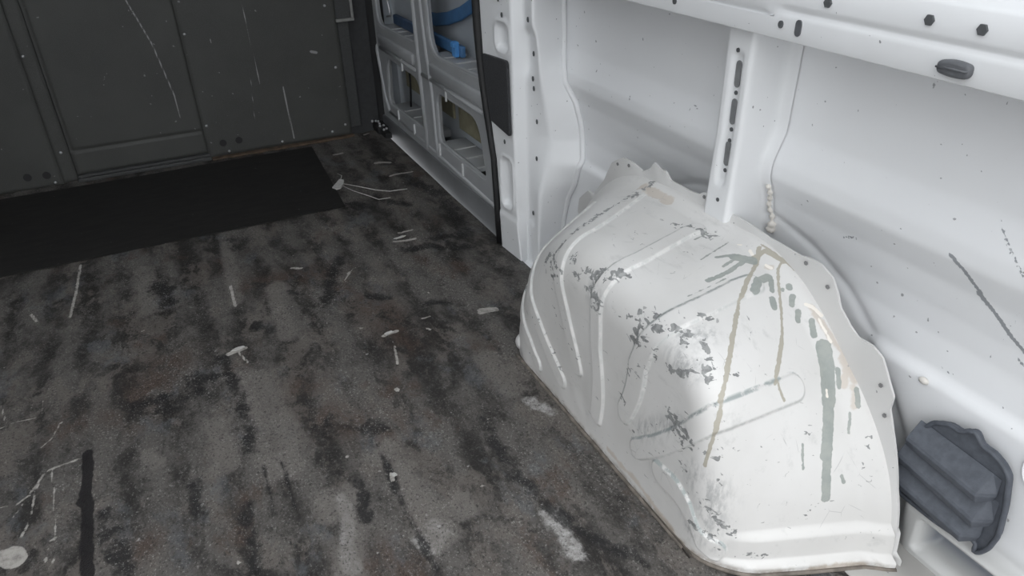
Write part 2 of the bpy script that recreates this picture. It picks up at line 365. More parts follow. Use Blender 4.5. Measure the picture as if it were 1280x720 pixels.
# ------------------------------------------------------------------ helpers
def wloc(o):
    v = Vector((0, 0, 0))
    while o: v += o.location; o = o.parent
    return v
def mesh_np(name, V, F, mats, smooth=True, attrs=None):
    V = np.asarray(V, np.float32); me = bpy.data.meshes.new(name)
    if isinstance(F, np.ndarray):
        n = F.shape[0]; k = F.shape[1]
        me.vertices.add(len(V)); me.vertices.foreach_set('co', V.ravel())
        me.loops.add(n*k); me.loops.foreach_set('vertex_index', F.astype(np.int32).ravel())
        me.polygons.add(n); me.polygons.foreach_set('loop_start', np.arange(0, n*k, k, dtype=np.int32))
        me.polygons.foreach_set('loop_total', np.full(n, k, np.int32)); me.update(calc_edges=True); me.validate()
    else:
        me.from_pydata([tuple(map(float, v)) for v in V], [], F); me.update()
    for m in (mats if isinstance(mats, (list, tuple)) else [mats]): me.materials.append(m)
    me.polygons.foreach_set('use_smooth', np.full(len(me.polygons), bool(smooth)))
    for k, a in (attrs or {}).items():
        at = me.attributes.new(k, 'FLOAT', 'POINT'); at.data.foreach_set('value', np.asarray(a, np.float32).ravel())
    return me
def obj(name, V, F, mat, parent=None, smooth=True, attrs=None, origin=None, sharp=None):
    V = np.asarray(V, float)
    if parent is not None:
        o0 = np.array(wloc(parent)) if origin is None else np.array(origin, float)
    else:
        o0 = np.array(origin, float) if origin is not None else np.array([(V[:, 0].min()+V[:, 0].max())/2, (V[:, 1].min()+V[:, 1].max())/2, V[:, 2].min()])
    me = mesh_np(name, V-o0, F, mat, smooth, attrs)
    if sharp is not None: me.set_sharp_from_angle(angle=math.radians(sharp))
    o = bpy.data.objects.new(name, me); COL.objects.link(o)
    if parent is not None:
        o.parent = parent; o.location = Vector(o0)-wloc(parent)
    else: o.location = Vector(o0)
    return o
def copy_of(src, name, loc, parent=None):
    o = bpy.data.objects.new(name, src.data); COL.objects.link(o)
    o.rotation_euler = src.rotation_euler
    if parent is not None: o.parent = parent; o.location = Vector(loc)-wloc(parent)
    else: o.location = Vector(loc)
    return o
def thing(name, label, cat, loc, group=None):
    o = bpy.data.objects.new(name, None); COL.objects.link(o); o.location = loc; o.empty_display_size = .05
    return tag(o, label, cat, group)
def tag(o, label, cat, group=None):
    o['label'] = label; o['category'] = cat
    if group: o['group'] = group
    return o
def structure(o): o['kind'] = 'structure'; return o
class MB:
    def __init__(s): s.V = []; s.F = []
    def add(s, V, F):
        n = len(s.V); s.V += [tuple(v) for v in V]; s.F += [tuple(i+n for i in f) for f in F]; return s
    def box(s, x0, x1, y0, y1, z0, z1, b=0):
        bm = bmesh.new(); bmesh.ops.create_cube(bm, size=1)
        for v in bm.verts: v.co = Vector(((x0+x1)/2+v.co.x*(x1-x0), (y0+y1)/2+v.co.y*(y1-y0), (z0+z1)/2+v.co.z*(z1-z0)))
        if b: bmesh.ops.bevel(bm, geom=bm.edges[:], offset=b, segments=2, affect='EDGES', profile=.5)
        return s.bm(bm)
    def bm(s, bm):
        bm.verts.index_update(); s.add([v.co[:] for v in bm.verts], [[v.index for v in f.verts] for f in bm.faces]); bm.free(); return s
    def tube(s, pts, r, n=8, flat=None, cap=True):
        P = [Vector(p) for p in pts]; N = len(P); rr = r if isinstance(r, (list, tuple)) else [r]*N
        ref = None; V = []; F = []
        for i, p in enumerate(P):
            t = (P[min(i+1, N-1)]-P[max(i-1, 0)]).normalized()
            if ref is None: ref = t.orthogonal().normalized() if flat is None else Vector(flat)
            a = (ref-t*ref.dot(t)).normalized(); b = t.cross(a); ref = a
            for k in range(n):
                w = 2*math.pi*k/n; V.append(p+(a*math.cos(w)+b*math.sin(w))*rr[i])
        for i in range(N-1):
            for k in range(n):
                F.append((i*n+k, i*n+(k+1) % n, (i+1)*n+(k+1) % n, (i+1)*n+k))
        if cap: F += [tuple(range(n))[::-1], tuple((N-1)*n+k for k in range(n))]
        return s.add(V, F)
    def prism(s, ring, off):
        """ring: planar loop of 3D points, off: extrusion vector"""
        n = len(ring); off = Vector(off); A = [Vector(p) for p in ring]; B = [p+off for p in A]
        return s.add(A+B, [tuple(range(n))[::-1], tuple(range(n, 2*n))]+[(i, (i+1) % n, n+(i+1) % n, n+i) for i in range(n)])
    def build(s, name, mat, parent=None, smooth=False, sharp=None, origin=None):
        o = obj(name, s.V, s.F, mat, parent, smooth, origin=origin)
        bm = bmesh.new(); bm.from_mesh(o.data); bmesh.ops.recalc_face_normals(bm, faces=bm.faces); bm.to_mesh(o.data); bm.free()
        if sharp: o.data.polygons.foreach_set('use_smooth', [True]*len(o.data.polygons)); o.data.set_sharp_from_angle(angle=math.radians(sharp))
        return o
def grid_faces(nu, nv, flip=False):
    i = np.arange(nu*nv).reshape(nu, nv)
    a, b, c, d = i[:-1, :-1].ravel(), i[1:, :-1].ravel(), i[1:, 1:].ravel(), i[:-1, 1:].ravel()
    return np.stack([a, d, c, b] if flip else [a, b, c, d], 1)
def rpoly(pts, rad, n=5):
    out = []; N = len(pts)
    for i in range(N):
        p = Vector(pts[i]); a = Vector(pts[i-1])-p; b = Vector(pts[(i+1) % N])-p
        r = rad[i] if isinstance(rad, (list, tuple)) else rad
        ra = min(r, a.length*.48); rb = min(r, b.length*.48)
        A = p+a.normalized()*ra; B = p+b.normalized()*rb
        for k in range(n+1):
            t = k/n; out.append(tuple(A*(1-t)**2+p*2*t*(1-t)+B*t*t))
    return out
def plate(loops, thick, bevel=0, bres=2):
    """2D loops (outer first, then holes) -> verts, faces of a plate in the ab plane, centred on c = 0"""
    cu = bpy.data.curves.new('plate', 'CURVE'); cu.dimensions = '2D'; cu.fill_mode = 'BOTH'
    cu.extrude = max(thick/2-bevel, 0); cu.bevel_depth = bevel; cu.bevel_resolution = bres
    if bevel: cu.offset = -bevel
    for lp in loops:
        sp = cu.splines.new('POLY'); sp.points.add(len(lp)-1); sp.use_cyclic_u = True
        for q, p in zip(sp.points, lp): q.co = (p[0], p[1], 0, 1)
    ob = bpy.data.objects.new('plate', cu); COL.objects.link(ob)
    dg = bpy.context.evaluated_depsgraph_get(); me = bpy.data.meshes.new_from_object(ob.evaluated_get(dg))
    V = [v.co[:] for v in me.vertices]; F = [tuple(p.vertices) for p in me.polygons]
    bpy.data.objects.remove(ob); bpy.data.curves.remove(cu); bpy.data.meshes.remove(me)
    return V, F
def seg_dist(P, poly):
    """P (n,k) array, poly list of k-tuples -> distance to the polyline"""
    A = np.array(poly, float); best = np.full(len(P), 9.0)
    if len(A) == 1: return np.linalg.norm(P-A[0], axis=1)
    for a, b in zip(A[:-1], A[1:]):
        d = b-a; L = (d*d).sum()+1e-12
        t = np.clip(((P-a)@d)/L, 0, 1); best = np.minimum(best, np.linalg.norm(P-(a+t[:, None]*d), axis=1))
    return best
def field(P, strokes, reach=.03, grow=1.0):
    """signed depth inside the strokes (metres, positive inside), clipped to +-reach"""
    out = np.full(len(P), -reach)
    for poly, w in strokes:
        A = np.array(poly, float); lo = A.min(0)-reach-w; hi = A.max(0)+reach+w
        k = np.where(((P >= lo) & (P <= hi)).all(1))[0]
        if len(k): out[k] = np.maximum(out[k], w*grow-seg_dist(P[k], poly))
    return np.clip(out, -reach, reach)
def soft(P, strokes, edge=.8):
    out = np.zeros(len(P))
    for poly, w in strokes:
        A = np.array(poly, float); lo = A.min(0)-3*w; hi = A.max(0)+3*w
        k = np.where(((P >= lo) & (P <= hi)).all(1))[0]
        if len(k): out[k] = np.maximum(out[k], np.exp(-(seg_dist(P[k], poly)/w)**2*edge))
    return out

# ------------------------------------------------------------------ material kit
class NB:
    def __init__(s, name):
        s.m = bpy.data.materials.new(name); s.m.use_nodes = True; s.t = s.m.node_tree; s.p = s.t.nodes['Principled BSDF']
    def n(s, typ, **kw):
        nd = s.t.nodes.new(typ)
        for k, v in kw.items(): setattr(nd, k, v)
        return nd
    def put(s, sock, v):
        if hasattr(v, 'is_linked') or isinstance(v, bpy.types.NodeSocket): s.t.links.new(v, sock)
        else: sock.default_value = v
    def pos(s, scale=(1, 1, 1), loc=(0, 0, 0)):
        g = s.n('ShaderNodeNewGeometry'); mp = s.n('ShaderNodeMapping'); s.t.links.new(g.outputs['Position'], mp.inputs[0])
        mp.inputs['Scale'].default_value = scale; mp.inputs['Location'].default_value = loc; return mp.outputs[0]
    def noise(s, vec, scale, detail=4, rough=.55, dist=0):
        nd = s.n('ShaderNodeTexNoise'); s.put(nd.inputs['Vector'], vec); nd.inputs['Scale'].default_value = scale
        nd.inputs['Detail'].default_value = detail; nd.inputs['Roughness'].default_value = rough; nd.inputs['Distortion'].default_value = dist
        return nd.outputs['Fac']
    def voro(s, vec, scale, feature='F1', out='Distance'):
        nd = s.n('ShaderNodeTexVoronoi', feature=feature); s.put(nd.inputs['Vector'], vec); nd.inputs['Scale'].default_value = scale
        return nd.outputs[out]
    def math(s, op, a, b=0.0, c=None):
        nd = s.n('ShaderNodeMath', operation=op); s.put(nd.inputs[0], a); s.put(nd.inputs[1], b)
        if c is not None: s.put(nd.inputs[2], c)
        return nd.outputs[0]
    def step(s, v, a, b, lo=0.0, hi=1.0):
        nd = s.n('ShaderNodeMapRange', interpolation_type='SMOOTHSTEP'); s.put(nd.inputs['Value'], v)
        nd.inputs['From Min'].default_value = a; nd.inputs['From Max'].default_value = b
        nd.inputs['To Min'].default_value = lo; nd.inputs['To Max'].default_value = hi; return nd.outputs[0]
    def mix(s, fac, a, b, typ='MIX'):
        nd = s.n('ShaderNodeMix', data_type='RGBA', blend_type=typ)
        s.put(nd.inputs[0], fac); s.put(nd.inputs[6], a if not isinstance(a, tuple) else (*a, 1)); s.put(nd.inputs[7], b if not isinstance(b, tuple) else (*b, 1))
        return nd.outputs[2]
    def attr(s, name):
        nd = s.n('ShaderNodeAttribute', attribute_name=name); return nd.outputs['Fac']
    def bump(s, h, strength=.3, dist=.002, prev=None):
        nd = s.n('ShaderNodeBump'); nd.inputs['Strength'].default_value = strength; nd.inputs['Distance'].default_value = dist
        s.put(nd.inputs['Height'], h)
        if prev is not None: s.put(nd.inputs['Normal'], prev)
        return nd.outputs[0]
    def done(s, col, rough=.5, bump=None, metal=0.0, spec=.5):
        s.put(s.p.inputs['Base Color'], (*col, 1) if isinstance(col, tuple) else col); s.put(s.p.inputs['Roughness'], rough)
        s.p.inputs['Metallic'].default_value = metal; s.p.inputs['Specular IOR Level'].default_value = spec
        if bump is not None: s.put(s.p.inputs['Normal'], bump)
        return s.m
def paint_mat(name, col, dark=.9, specks=.0, rough=.42):
    b = NB(name); p = b.pos()
    big = b.noise(p, 3.0, 3); fine = b.noise(p, 160, 3)
    c = b.mix(b.step(big, .35, .7), tuple(v*dark for v in col), col)
    sp = b.math('MULTIPLY', b.step(b.noise(p, 95, 2, .4), .755, .775), specks)
    c = b.mix(sp, c, (.16, .165, .17))
    return b.done(c, rough, b.bump(fine, .06, .001))
def plain_mat(name, col, rough=.6, nscale=60, var=.8, bump=.15, metal=0.0, spec=.5):
    b = NB(name); p = b.pos(); n1 = b.noise(p, nscale, 4)
    c = b.mix(b.step(n1, .3, .7), tuple(v*var for v in col), col)
    return b.done(c, rough, b.bump(b.noise(p, nscale*6, 2), bump, .001), metal, spec)

M = {}
M['white'] = paint_mat('white_van_paint', (.80, .81, .82), .96, .8)
M['grey_white'] = paint_mat('door_frame_paint', (.40, .41, .42), .85, .6)
M['door_inside'] = paint_mat('door_cavity_paint', (.46, .49, .52), .8, .2)
M['door_low'] = paint_mat('dusty_door_paint', (.17, .174, .18), .8, .6)
M['navy'] = plain_mat('dull_navy_plastic', (.05, .09, .17), .5, 20, .75)
M['sill'] = paint_mat('dusty_sill_paint', (.48, .47, .45), .7, 1.0)
M['black'] = plain_mat('black_rubber', (.012, .012, .013), .6)
M['grey_dot'] = plain_mat('dull_grey_bore', (.22, .22, .22), .8)
M['slot_grey'] = plain_mat('shaded_slot_grey', (.20, .205, .21), .7)
M['hole'] = plain_mat('dark_bore', (.10, .105, .11), .8)
M['foam'] = plain_mat('dark_grey_felt', (.045, .046, .05), .9, 220, .6, .5)
M['vent'] = plain_mat('slate_grey_plastic', (.085, .095, .115), .62, 90, .75, .2)
M['plug'] = plain_mat('grey_rubber_plug', (.12, .125, .135), .6)
M['steel'] = plain_mat('bright_screw_steel', (.7, .7, .72), .28, 80, .8, .05, .9)
M['blue'] = plain_mat('blue_plastic', (.075, .19, .38), .45, 20, .75)
M['bright_blue'] = plain_mat('bright_blue_plastic', (.10, .34, .75), .45, 20, .85)
M['olive'] = plain_mat('olive_damping_pad', (.30, .28, .19), .85, 40, .8)
M['tape'] = plain_mat('pale_seam_sealer', (.62, .63, .63), .6)
M['cream'] = plain_mat('cream_sealant', (.74, .71, .66), .6, 60, .9, .3)
M['flake'] = plain_mat('dried_white_paint', (.50, .49, .47), .8, 120, .75, .4)
M['rust'] = plain_mat('rusty_timber_edge', (.115, .078, .052), .85, 30, .45, .5)
M['dark_panel'] = plain_mat('dark_trim', (.035, .036, .038), .7)
M['strip'] = plain_mat('charcoal_strip', (.052, .054, .054), .6, 200, .75, .3)
M['pale_bracket'] = plain_mat('pale_grey_bracket', (.26, .26, .25), .6)
M['asphalt'] = plain_mat('asphalt', (.12, .12, .12), .9, 30, .8, .4)
M['ply'] = plain_mat('scuffed_grey_lining', (.76, .76, .755), .7, 8, .9)
fb = NB('frosted_fibreglass'); tr = fb.n('ShaderNodeBsdfTranslucent'); tr.inputs[0].default_value = (.64, .65, .66, 1)
fb.t.links.new(tr.outputs[0], fb.t.nodes['Material Output'].inputs[0]); M['frosted'] = fb.m
M['lining'] = plain_mat('pale_roof_lining', (.55, .56, .57), .8, 20, .95)

def skin_material():
    b = NB('wall_skin_paint'); p = b.pos()
    c = b.mix(b.step(b.noise(p, 2.2, 3), .3, .7), (.77, .78, .795), (.81, .82, .83))
    c = b.mix(b.math('MULTIPLY', b.step(b.noise(p, 90, 2, .4), .745, .77), .7), c, (.2, .205, .21))
    d = b.math('ADD', b.attr('scratch'), b.math('MULTIPLY', b.math('SUBTRACT', b.noise(p, 240, 3), .5), .006))
    k = b.step(d, 0, .0009)
    c = b.mix(b.math('MULTIPLY', k, .9), c, (.24, .255, .27))
    lo = b.math('MINIMUM', b.math('MULTIPLY', b.attr('sill_shade'), b.step(b.noise(p, 12, 4), .15, .5)), 1.0)  # wall foot and pocket darkened in the colour, standing in for shade
    c = b.mix(b.math('MULTIPLY', lo, .7), c, (.36, .36, .345))
    c = b.mix(b.attr('pocket_shade'), c, (.20, .215, .24))  # shadow inside the sill pocket painted as a grey-blue tone
    return b.done(c, .42, b.bump(b.noise(p, 150, 3), .05, .001))
M['skin'] = skin_material()

def arch_material():
    b = NB('chipped_arch_paint'); p = b.pos()
    n_big = b.noise(p, 5, 4); n_f = b.noise(p, 130, 4); n_m = b.noise(p, 45, 5, .65)
    c = b.mix(b.step(n_big, .3, .7), (.60, .592, .575), (.655, .648, .635))
    # faint grey rub marks all over
    rub = b.step(b.noise(b.pos((1, .35, 1)), 30, 6, .7), .56, .72)
    c = b.mix(b.math('MULTIPLY', rub, .42), c, (.44, .44, .43))
    # rust-cream stains
    rs = b.step(b.math('ADD', b.attr('rust'), b.math('MULTIPLY', b.math('SUBTRACT', n_m, .5), .022)), -.001, .004)
    c = b.mix(b.math('MULTIPLY', rs, .62), c, (.50, .43, .36))
    # scuffed grey areas
    sc = b.math('MULTIPLY', b.attr('scuff'), b.step(b.noise(b.pos((1, 1, .35), (2, 1, 0)), 70, 5, .7), .40, .62))
    c = b.mix(b.math('MULTIPLY', sc, .75), c, (.33, .335, .335))
    # scuffing plus painted-in shade along rib edges, front edges darkest
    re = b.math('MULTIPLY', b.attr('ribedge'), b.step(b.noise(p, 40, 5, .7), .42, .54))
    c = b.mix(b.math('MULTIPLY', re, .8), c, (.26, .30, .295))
    # loose thin scratches
    ln = b.n('ShaderNodeTexVoronoi', feature='DISTANCE_TO_EDGE'); b.put(ln.inputs['Vector'], b.pos((1, 1, .7))); ln.inputs['Scale'].default_value = 24
    hair = b.math('MULTIPLY', b.step(ln.outputs['Distance'], .012, .004), b.step(b.noise(p, 14, 3), .61, .68))
    c = b.mix(b.math('MULTIPLY', hair, .6), c, (.36, .36, .36))
    # chips: clusters broken up by noise
    chip_n = b.noise(b.pos((1, .75, 1.2)), 88, 2, .55, .7)
    chip = b.step(b.math('ADD', b.math('MULTIPLY', b.attr('chip'), 17.0), chip_n), .632, .648)
    stray = b.step(b.noise(b.pos((1, .6, 1.3)), 62, 3, .6, 1.0), .685, .705)
    c = b.mix(b.math('MAXIMUM', chip, b.math('MULTIPLY', stray, .75)), c, b.mix(b.step(n_f, .4, .6), (.20, .205, .205), (.29, .295, .29)))
    # drips of old sealant
    wob = b.math('MULTIPLY', b.math('SUBTRACT', b.noise(p, 110, 3), .5), .006)
    dr = b.step(b.math('ADD', b.attr('drip'), wob), -.0004, .0006)
    c = b.mix(b.math('MULTIPLY', dr, .92), c, (.37, .345, .285))
    gr = b.step(b.math('ADD', b.attr('green'), wob), -.0004, .0006)
    c = b.mix(b.math('MULTIPLY', gr, .93), c, b.mix(b.step(n_m, .35, .65), (.265, .292, .275), (.315, .335, .312)))
    cr = b.step(b.math('ADD', b.attr('cream'), wob), 0, .0008)
    c = b.mix(cr, c, (.78, .74, .68))
    dirt = b.math('MULTIPLY', b.attr('foot'), b.step(n_m, .38, .62))
    c = b.mix(b.math('MULTIPLY', dirt, .85), c, (.23, .19, .15))
    h = b.math('ADD', b.math('MULTIPLY', n_f, .25), b.math('MULTIPLY', b.math('MAXIMUM', dr, gr), 1.0))
    h = b.math('SUBTRACT', b.math('ADD', h, cr), b.math('MULTIPLY', chip, .8))
    return b.done(c, .47, b.bump(h, .25, .0012))
M['arch'] = arch_material()

def floor_material():
    b = NB('worn_vinyl_floor'); p = b.pos()
    ridge = b.attr('ridge')                                 # +1 on a ridge, 0 in a groove
    n1 = b.noise(b.pos((1, .42, 1)), 6.0, 8, .68, .3); n2 = b.noise(b.pos((1, .6, 1), (3, 1, 0)), 20, 8, .72, .4); n3 = b.noise(p, 60, 6, .75)
    w = b.math('ADD', b.math('MULTIPLY', n1, 1.15), b.math('ADD', b.math('MULTIPLY', n2, .75), b.math('MULTIPLY', ridge, .14)))
    c = b.mix(b.step(w, .84, 1.16), (.022, .020, .0185), (.098, .091, .084))
    tp = b.step(b.noise(b.pos((1, .5, 1), (4, 8, 0)), 8, 8, .68, .3), .51, .56)
    c = b.mix(b.math('MULTIPLY', tp, b.step(n2, .40, .52, 0, .62)), c, (.128, .113, .101))
    bl = b.step(b.noise(b.pos((1, .55, 1), (9, 3, 0)), 9, 7, .68), .56, .64)
    c = b.mix(b.math('MULTIPLY', bl, .45), c, (.105, .112, .120))
    c = b.mix(b.math('MULTIPLY', b.step(n3, .52, .72), .4), c, (.15, .145, .14))
    br = b.math('MAXIMUM', b.attr('brown'), b.step(b.noise(b.pos((1, .6, 1), (7, 2, 0)), 7, 6, .65), .55, .66))
    c = b.mix(b.math('MULTIPLY', br, b.step(n2, .40, .58, .05, .8)), c, (.058, .038, .029))
    pl = b.step(b.math('ADD', b.math('MULTIPLY', b.attr('pale'), .50), b.noise(b.pos((1, .7, 1), (1, 5, 0)), 24, 8, .78)), .68, .92)
    c = b.mix(b.math('MULTIPLY', pl, .92), c, b.mix(b.step(n3, .35, .65), (.19, .182, .174), (.42, .41, .40)))
    tn = b.step(b.math('ADD', b.math('MULTIPLY', b.attr('tone'), .42), b.noise(b.pos((1, .6, 1), (2, 7, 0)), 16, 8, .75)), .62, .86)
    c = b.mix(b.math('MULTIPLY', tn, .75), c, (.150, .138, .127))
    so = b.step(b.math('ADD', b.math('MULTIPLY', b.attr('soot'), .35), b.noise(b.pos((1, .8, 1), (6, 5, 0)), 24, 7, .72)), .68, .88)
    c = b.mix(b.math('MULTIPLY', so, .9), c, (.012, .0115, .012))
    # leather grain: worn tips of the embossing
    v = b.voro(b.pos((1, .8, 1)), 300, 'DISTANCE_TO_EDGE'); wr_ = b.noise(b.pos((1, .8, 1)), 230, 3, .6, .6)
    tip = b.math('MULTIPLY', b.step(wr_, .54, .66), b.step(v, .04, .2))
    c = b.mix(b.math('MULTIPLY', tip, b.step(n1, .40, .62, .16, .60)), c, (.38, .37, .355))
    c = b.mix(b.step(wr_, .44, .34, 0, .65), c, (.011, .011, .011))
    # scattered pale specks and splashes
    sp = b.step(b.noise(b.pos((1, 1, 1), (0, 9, 0)), 60, 2, .4), .755, .785)
    c = b.mix(b.math('MULTIPLY', sp, .6), c, (.36, .35, .34))
    wob = b.math('MULTIPLY', b.math('SUBTRACT', b.noise(p, 90, 4, .65), .5), .006)
    wt = b.step(b.math('ADD', b.attr('white'), wob), -.0008, .0012)
    c = b.mix(b.math('MULTIPLY', wt, b.step(n3, .3, .6, .4, .92)), c, (.42, .40, .37))
    wet = b.step(b.math('ADD', b.attr('liquid'), b.math('MULTIPLY', b.math('SUBTRACT', b.noise(p, 40, 4, .6), .5), .012)), -.001, .002)
    c = b.mix(b.math('MULTIPLY', wet, .93), c, (.010, .009, .010))
    rough = b.math('SUBTRACT', b.step(n2, .3, .7, .72, .58), b.math('MULTIPLY', wet, .2))
    h = b.math('ADD', b.math('MULTIPLY', b.step(v, 0, .25), .8), b.math('MULTIPLY', n3, .5))
    return b.done(c, rough, b.bump(h, .35, .0015), 0, .35)
M['floor'] = floor_material()

def panel_material():
    b = NB('charcoal_bulkhead_paint'); p = b.pos()
    c = b.mix(b.step(b.noise(p, 4, 4), .3, .7), (.046, .0465, .043), (.060, .061, .056))
    g = b.noise(p, 420, 2, .6); c = b.mix(b.step(g, .4, .7, 0, .5), c, (.075, .078, .078))
    c = b.mix(b.math('MULTIPLY', b.step(b.noise(p, 60, 2, .4), .765, .78), .7), c, (.24, .24, .24))
    k = b.step(b.math('ADD', b.attr('scratch'), b.math('MULTIPLY', b.math('SUBTRACT', b.noise(p, 200, 3), .5), .002)), -.0012, .0010)
    c = b.mix(b.math('MULTIPLY', k, .75), c, (.36, .36, .36))
    return b.done(c, .58, b.bump(g, .35, .001), 0, .4)
M['panel'] = panel_material()
def mat_material():
    b = NB('thin_black_sheet'); p = b.pos((1, 4, 1))
    c = b.mix(b.step(b.noise(p, 12, 5), .3, .7), (.013, .0125, .012), (.020, .019, .0175))
    c = b.mix(b.math('MULTIPLY', b.step(b.noise(b.pos(), 75, 2), .74, .76), .5), c, (.12, .12, .12))
    return b.done(c, .66, b.bump(b.noise(p, 90, 3), .2, .001), 0, .3)
M['mat'] = mat_material()

# ------------------------------------------------------------------ structure: ground, floor, walls, ceiling
REAR = .06
mb = MB(); mb.box(-30, 30, -40, REAR-.12, -.72, -.62); g = structure(mb.build('trim_1', M['asphalt']))

RIB_P, RIB_0 = .087, .216
xs = np.arange(-.92, .8201, .0058); ys = np.concatenate([np.arange(REAR, 1.75, .0058), np.arange(1.75, 3.03, .0085)])
X, Y = np.meshgrid(xs, ys, indexing='ij'); P2 = np.stack([X.ravel(), Y.ravel()], 1)
jit = .010*np.sin(2.1*Y)+.005*np.sin(6*Y+5*X)
ridge = .5-.5*np.cos(2*np.pi*(X-RIB_0+jit*.5)/RIB_P)
Z = .0032*ridge-.0032+.0012*np.sin(11*X+4*Y)*np.sin(9*Y)
soot = soft(P2, FLOOR_SOOT)
Z = Z-.0025*soot.reshape(Z.shape)
V = np.stack([X, Y, Z], -1).reshape(-1, 3)
fl = obj('floor', V, grid_faces(len(xs), len(ys)), M['floor'], None, True,
         dict(ridge=ridge, white=field(P2, FLOOR_WHITE), pale=soft(P2, FLOOR_PALE[:3]+FLOOR_PALE[17:]), tone=soft(P2, FLOOR_PALE[3:17]), soot=soot, brown=soft(P2, FLOOR_BROWN), liquid=field(P2, FLOOR_DARK)), origin=(0, 1.5, 0))
structure(fl)
mb = MB(); mb.box(-.95, .82, REAR, 3.03, -.06, -.008); mb.box(.82, .96, REAR, 1.74, -.06, -.012); o = mb.build('floor_pan', M['white'], fl)
mb = MB(); mb.box(.80, .925, REAR, .545, -.012, .0015, .001); o = mb.build('sill_strip', M['sill'], fl)

# right wall: pressed outer skin
ys = np.arange(REAR, 1.80, .005); zs = np.concatenate([np.arange(-.02, .78, .004), np.arange(.80, 1.86, .05)])
Y, Z = np.meshgrid(ys, zs, indexing='ij')
def skin_x(Y, Z):
    sk = np.array(SKIN); acc = 0
    for k in (-2, -1, 0, 1, 2): acc = acc+np.interp(Z+k*.003, sk[:, 0], sk[:, 1])/5
    x = acc
    rr = np.hypot(Y-.98, Z+.07)
    inside = 1-sstep(.478, .497, rr)
    zin = np.interp(np.clip(Z, .31, 9), sk[:, 0], sk[:, 1])
    x = x*(1-inside)+np.maximum(zin, x)*inside+.0032*np.exp(-((rr-.492)/.009)**2)
    # kick at the bottom rear: ledge and sill face with a pressed pocket
    rear = 1-sstep(.50, .53, Y)
    k = (1-sstep(.082, .098, Z))*rear
    x = x-.026*k
    pk = sstep(.012, .020, Z)*(1-sstep(.072, .078, Z))*(1-sstep(.462, .474, Y))*sstep(.12, .14, Y)
    x = x+.055*pk*rear
    return x
X = skin_x(Y, Z)
P2 = np.stack([Y.ravel(), Z.ravel()], 1)
sill_shade = (np.maximum(1-sstep(.07, .125, Z), (X-np.interp(Z, [0, 1], [.945, .945]) > .004)*(Z < .09))*(Y < .6)).ravel()*1.4
wr = obj('wall_right', np.stack([X, Y, Z], -1).reshape(-1, 3), grid_faces(len(ys), len(zs), True), M['skin'], None, True,
         dict(scratch=field(P2, SKIN_SCRATCH, .02), sill_shade=sill_shade, pocket_shade=((X-.945 > .002)*(Z < .085)*(Z > .008)*(Y < .48)).ravel().astype(float)), origin=(.94, 1, 0))
structure(wr)
mb = MB(); mb.box(.985, 1.0, REAR, 3.2, -.3, 1.9); mb.box(.93, .985, 1.79, 3.2, 1.5, 1.9)
o = mb.build('outer_skin', M['door_inside'], wr)
mb = MB(); mb.box(-.98, -.94, REAR, 3.2, -.06, 1.9); structure(mb.build('wall_left', M['ply']))
V, F = plate([[(-.98, REAR), (1.0, REAR), (1.0, 3.2), (-.98, 3.2)], rpoly([(-.80, .20), (.80, .20), (.80, 2.1), (-.80, 2.1)], .06)], .04)
ce = structure(MB().add([(a, b, 1.88+c) for a, b, c in V], F).build('ceiling', M['lining']))
V, F = plate([rpoly([(-.83, .17), (.83, .17), (.83, 2.13), (-.83, 2.13)], .07)], .006)
o = MB().add([(a, b, 1.906+c) for a, b, c in V], F).build('roof_light', M['frosted'], ce); o['label'] = 'frosted translucent roof panel letting daylight in'

# front bulkhead
def wall_panel(x0, x1, z0, z1, y, name, parent, edge=.006):
    xs = np.linspace(x0, x1, max(int((x1-x0)/.006), 2)); zs = np.concatenate([np.arange(z0, .70, .006), [.9, z1]])
    X, Z = np.meshgrid(xs, zs, indexing='ij')
    P2 = np.stack([X.ravel(), Z.ravel()], 1)
    d = np.minimum(np.minimum(X-x0, x1-X), Z-z0)
    Yv = y+edge*(1-sstep(0, edge*1.6, d))
    return X, Z, Yv, P2
wf = bpy.data.objects.new('wall_front', None); COL.objects.link(wf); wf.location = (0, 3.03, 0); structure(wf)
def add_panel(x0, x1, z0, z1, y, inset=None):
    X, Z, Yv, P2 = wall_panel(x0, x1, z0, z1, y, 'panel', wf)
    if inset:
        a, bb, c, dd = inset
        d = np.minimum(np.minimum(X-a, bb-X), Z-c)
        Yv = Yv+.007*np.exp(-(d/.0045)**2)
    return obj('panel', np.stack([X, Yv, Z], -1).reshape(-1, 3), grid_faces(X.shape[0], X.shape[1], True).copy()[:, ::-1], M['panel'], wf, True,
               dict(scratch=field(P2, PANEL_SCRATCH, .02)))
add_panel(-.94, -.388, -.004, 1.84, 3.012)
add_panel(-.392, -.340, -.002, 1.84, 3.020)
add_panel(-.338, .126, .018, 1.84, 3.024, (-.331, .30, .110, 2))
add_panel(.122, .692, .004, 1.84, 3.010)
mb = MB(); mb.box(-.94, .82, 3.045, 3.06, -.05, 1.86); mb.build('back_sheet', M['dark_panel'], wf)
mb = MB(); mb.box(.694, .738, 3.022, 3.045, .030, 1.84, .003); o = mb.build('edge_strip', M['strip'], wf); o['label'] = 'narrow charcoal strip set back at the panel edge'
mb = MB(); mb.box(.738, .90, 3.075, 3.10, -.05, 1.86, .003); mb.build('dark_gap_sheet', M['black'], wf)  # black sheet added to paint in the dark gap beside the bulkhead
mb = MB(); mb.box(-.340, .128, 2.998, 3.03, -.002, .012, .003); mb.box(-.335, .126, 3.006, 3.03, .012, .022, .002); o = mb.build('bottom_rail', M['strip'], wf)
mb = MB(); mb.box(.13, .695, 2.990, 3.02, -.003, .005, .002); o = mb.build('kick_strip', M['rust'], wf); o['label'] = 'rust brown timber edge under the right panel'
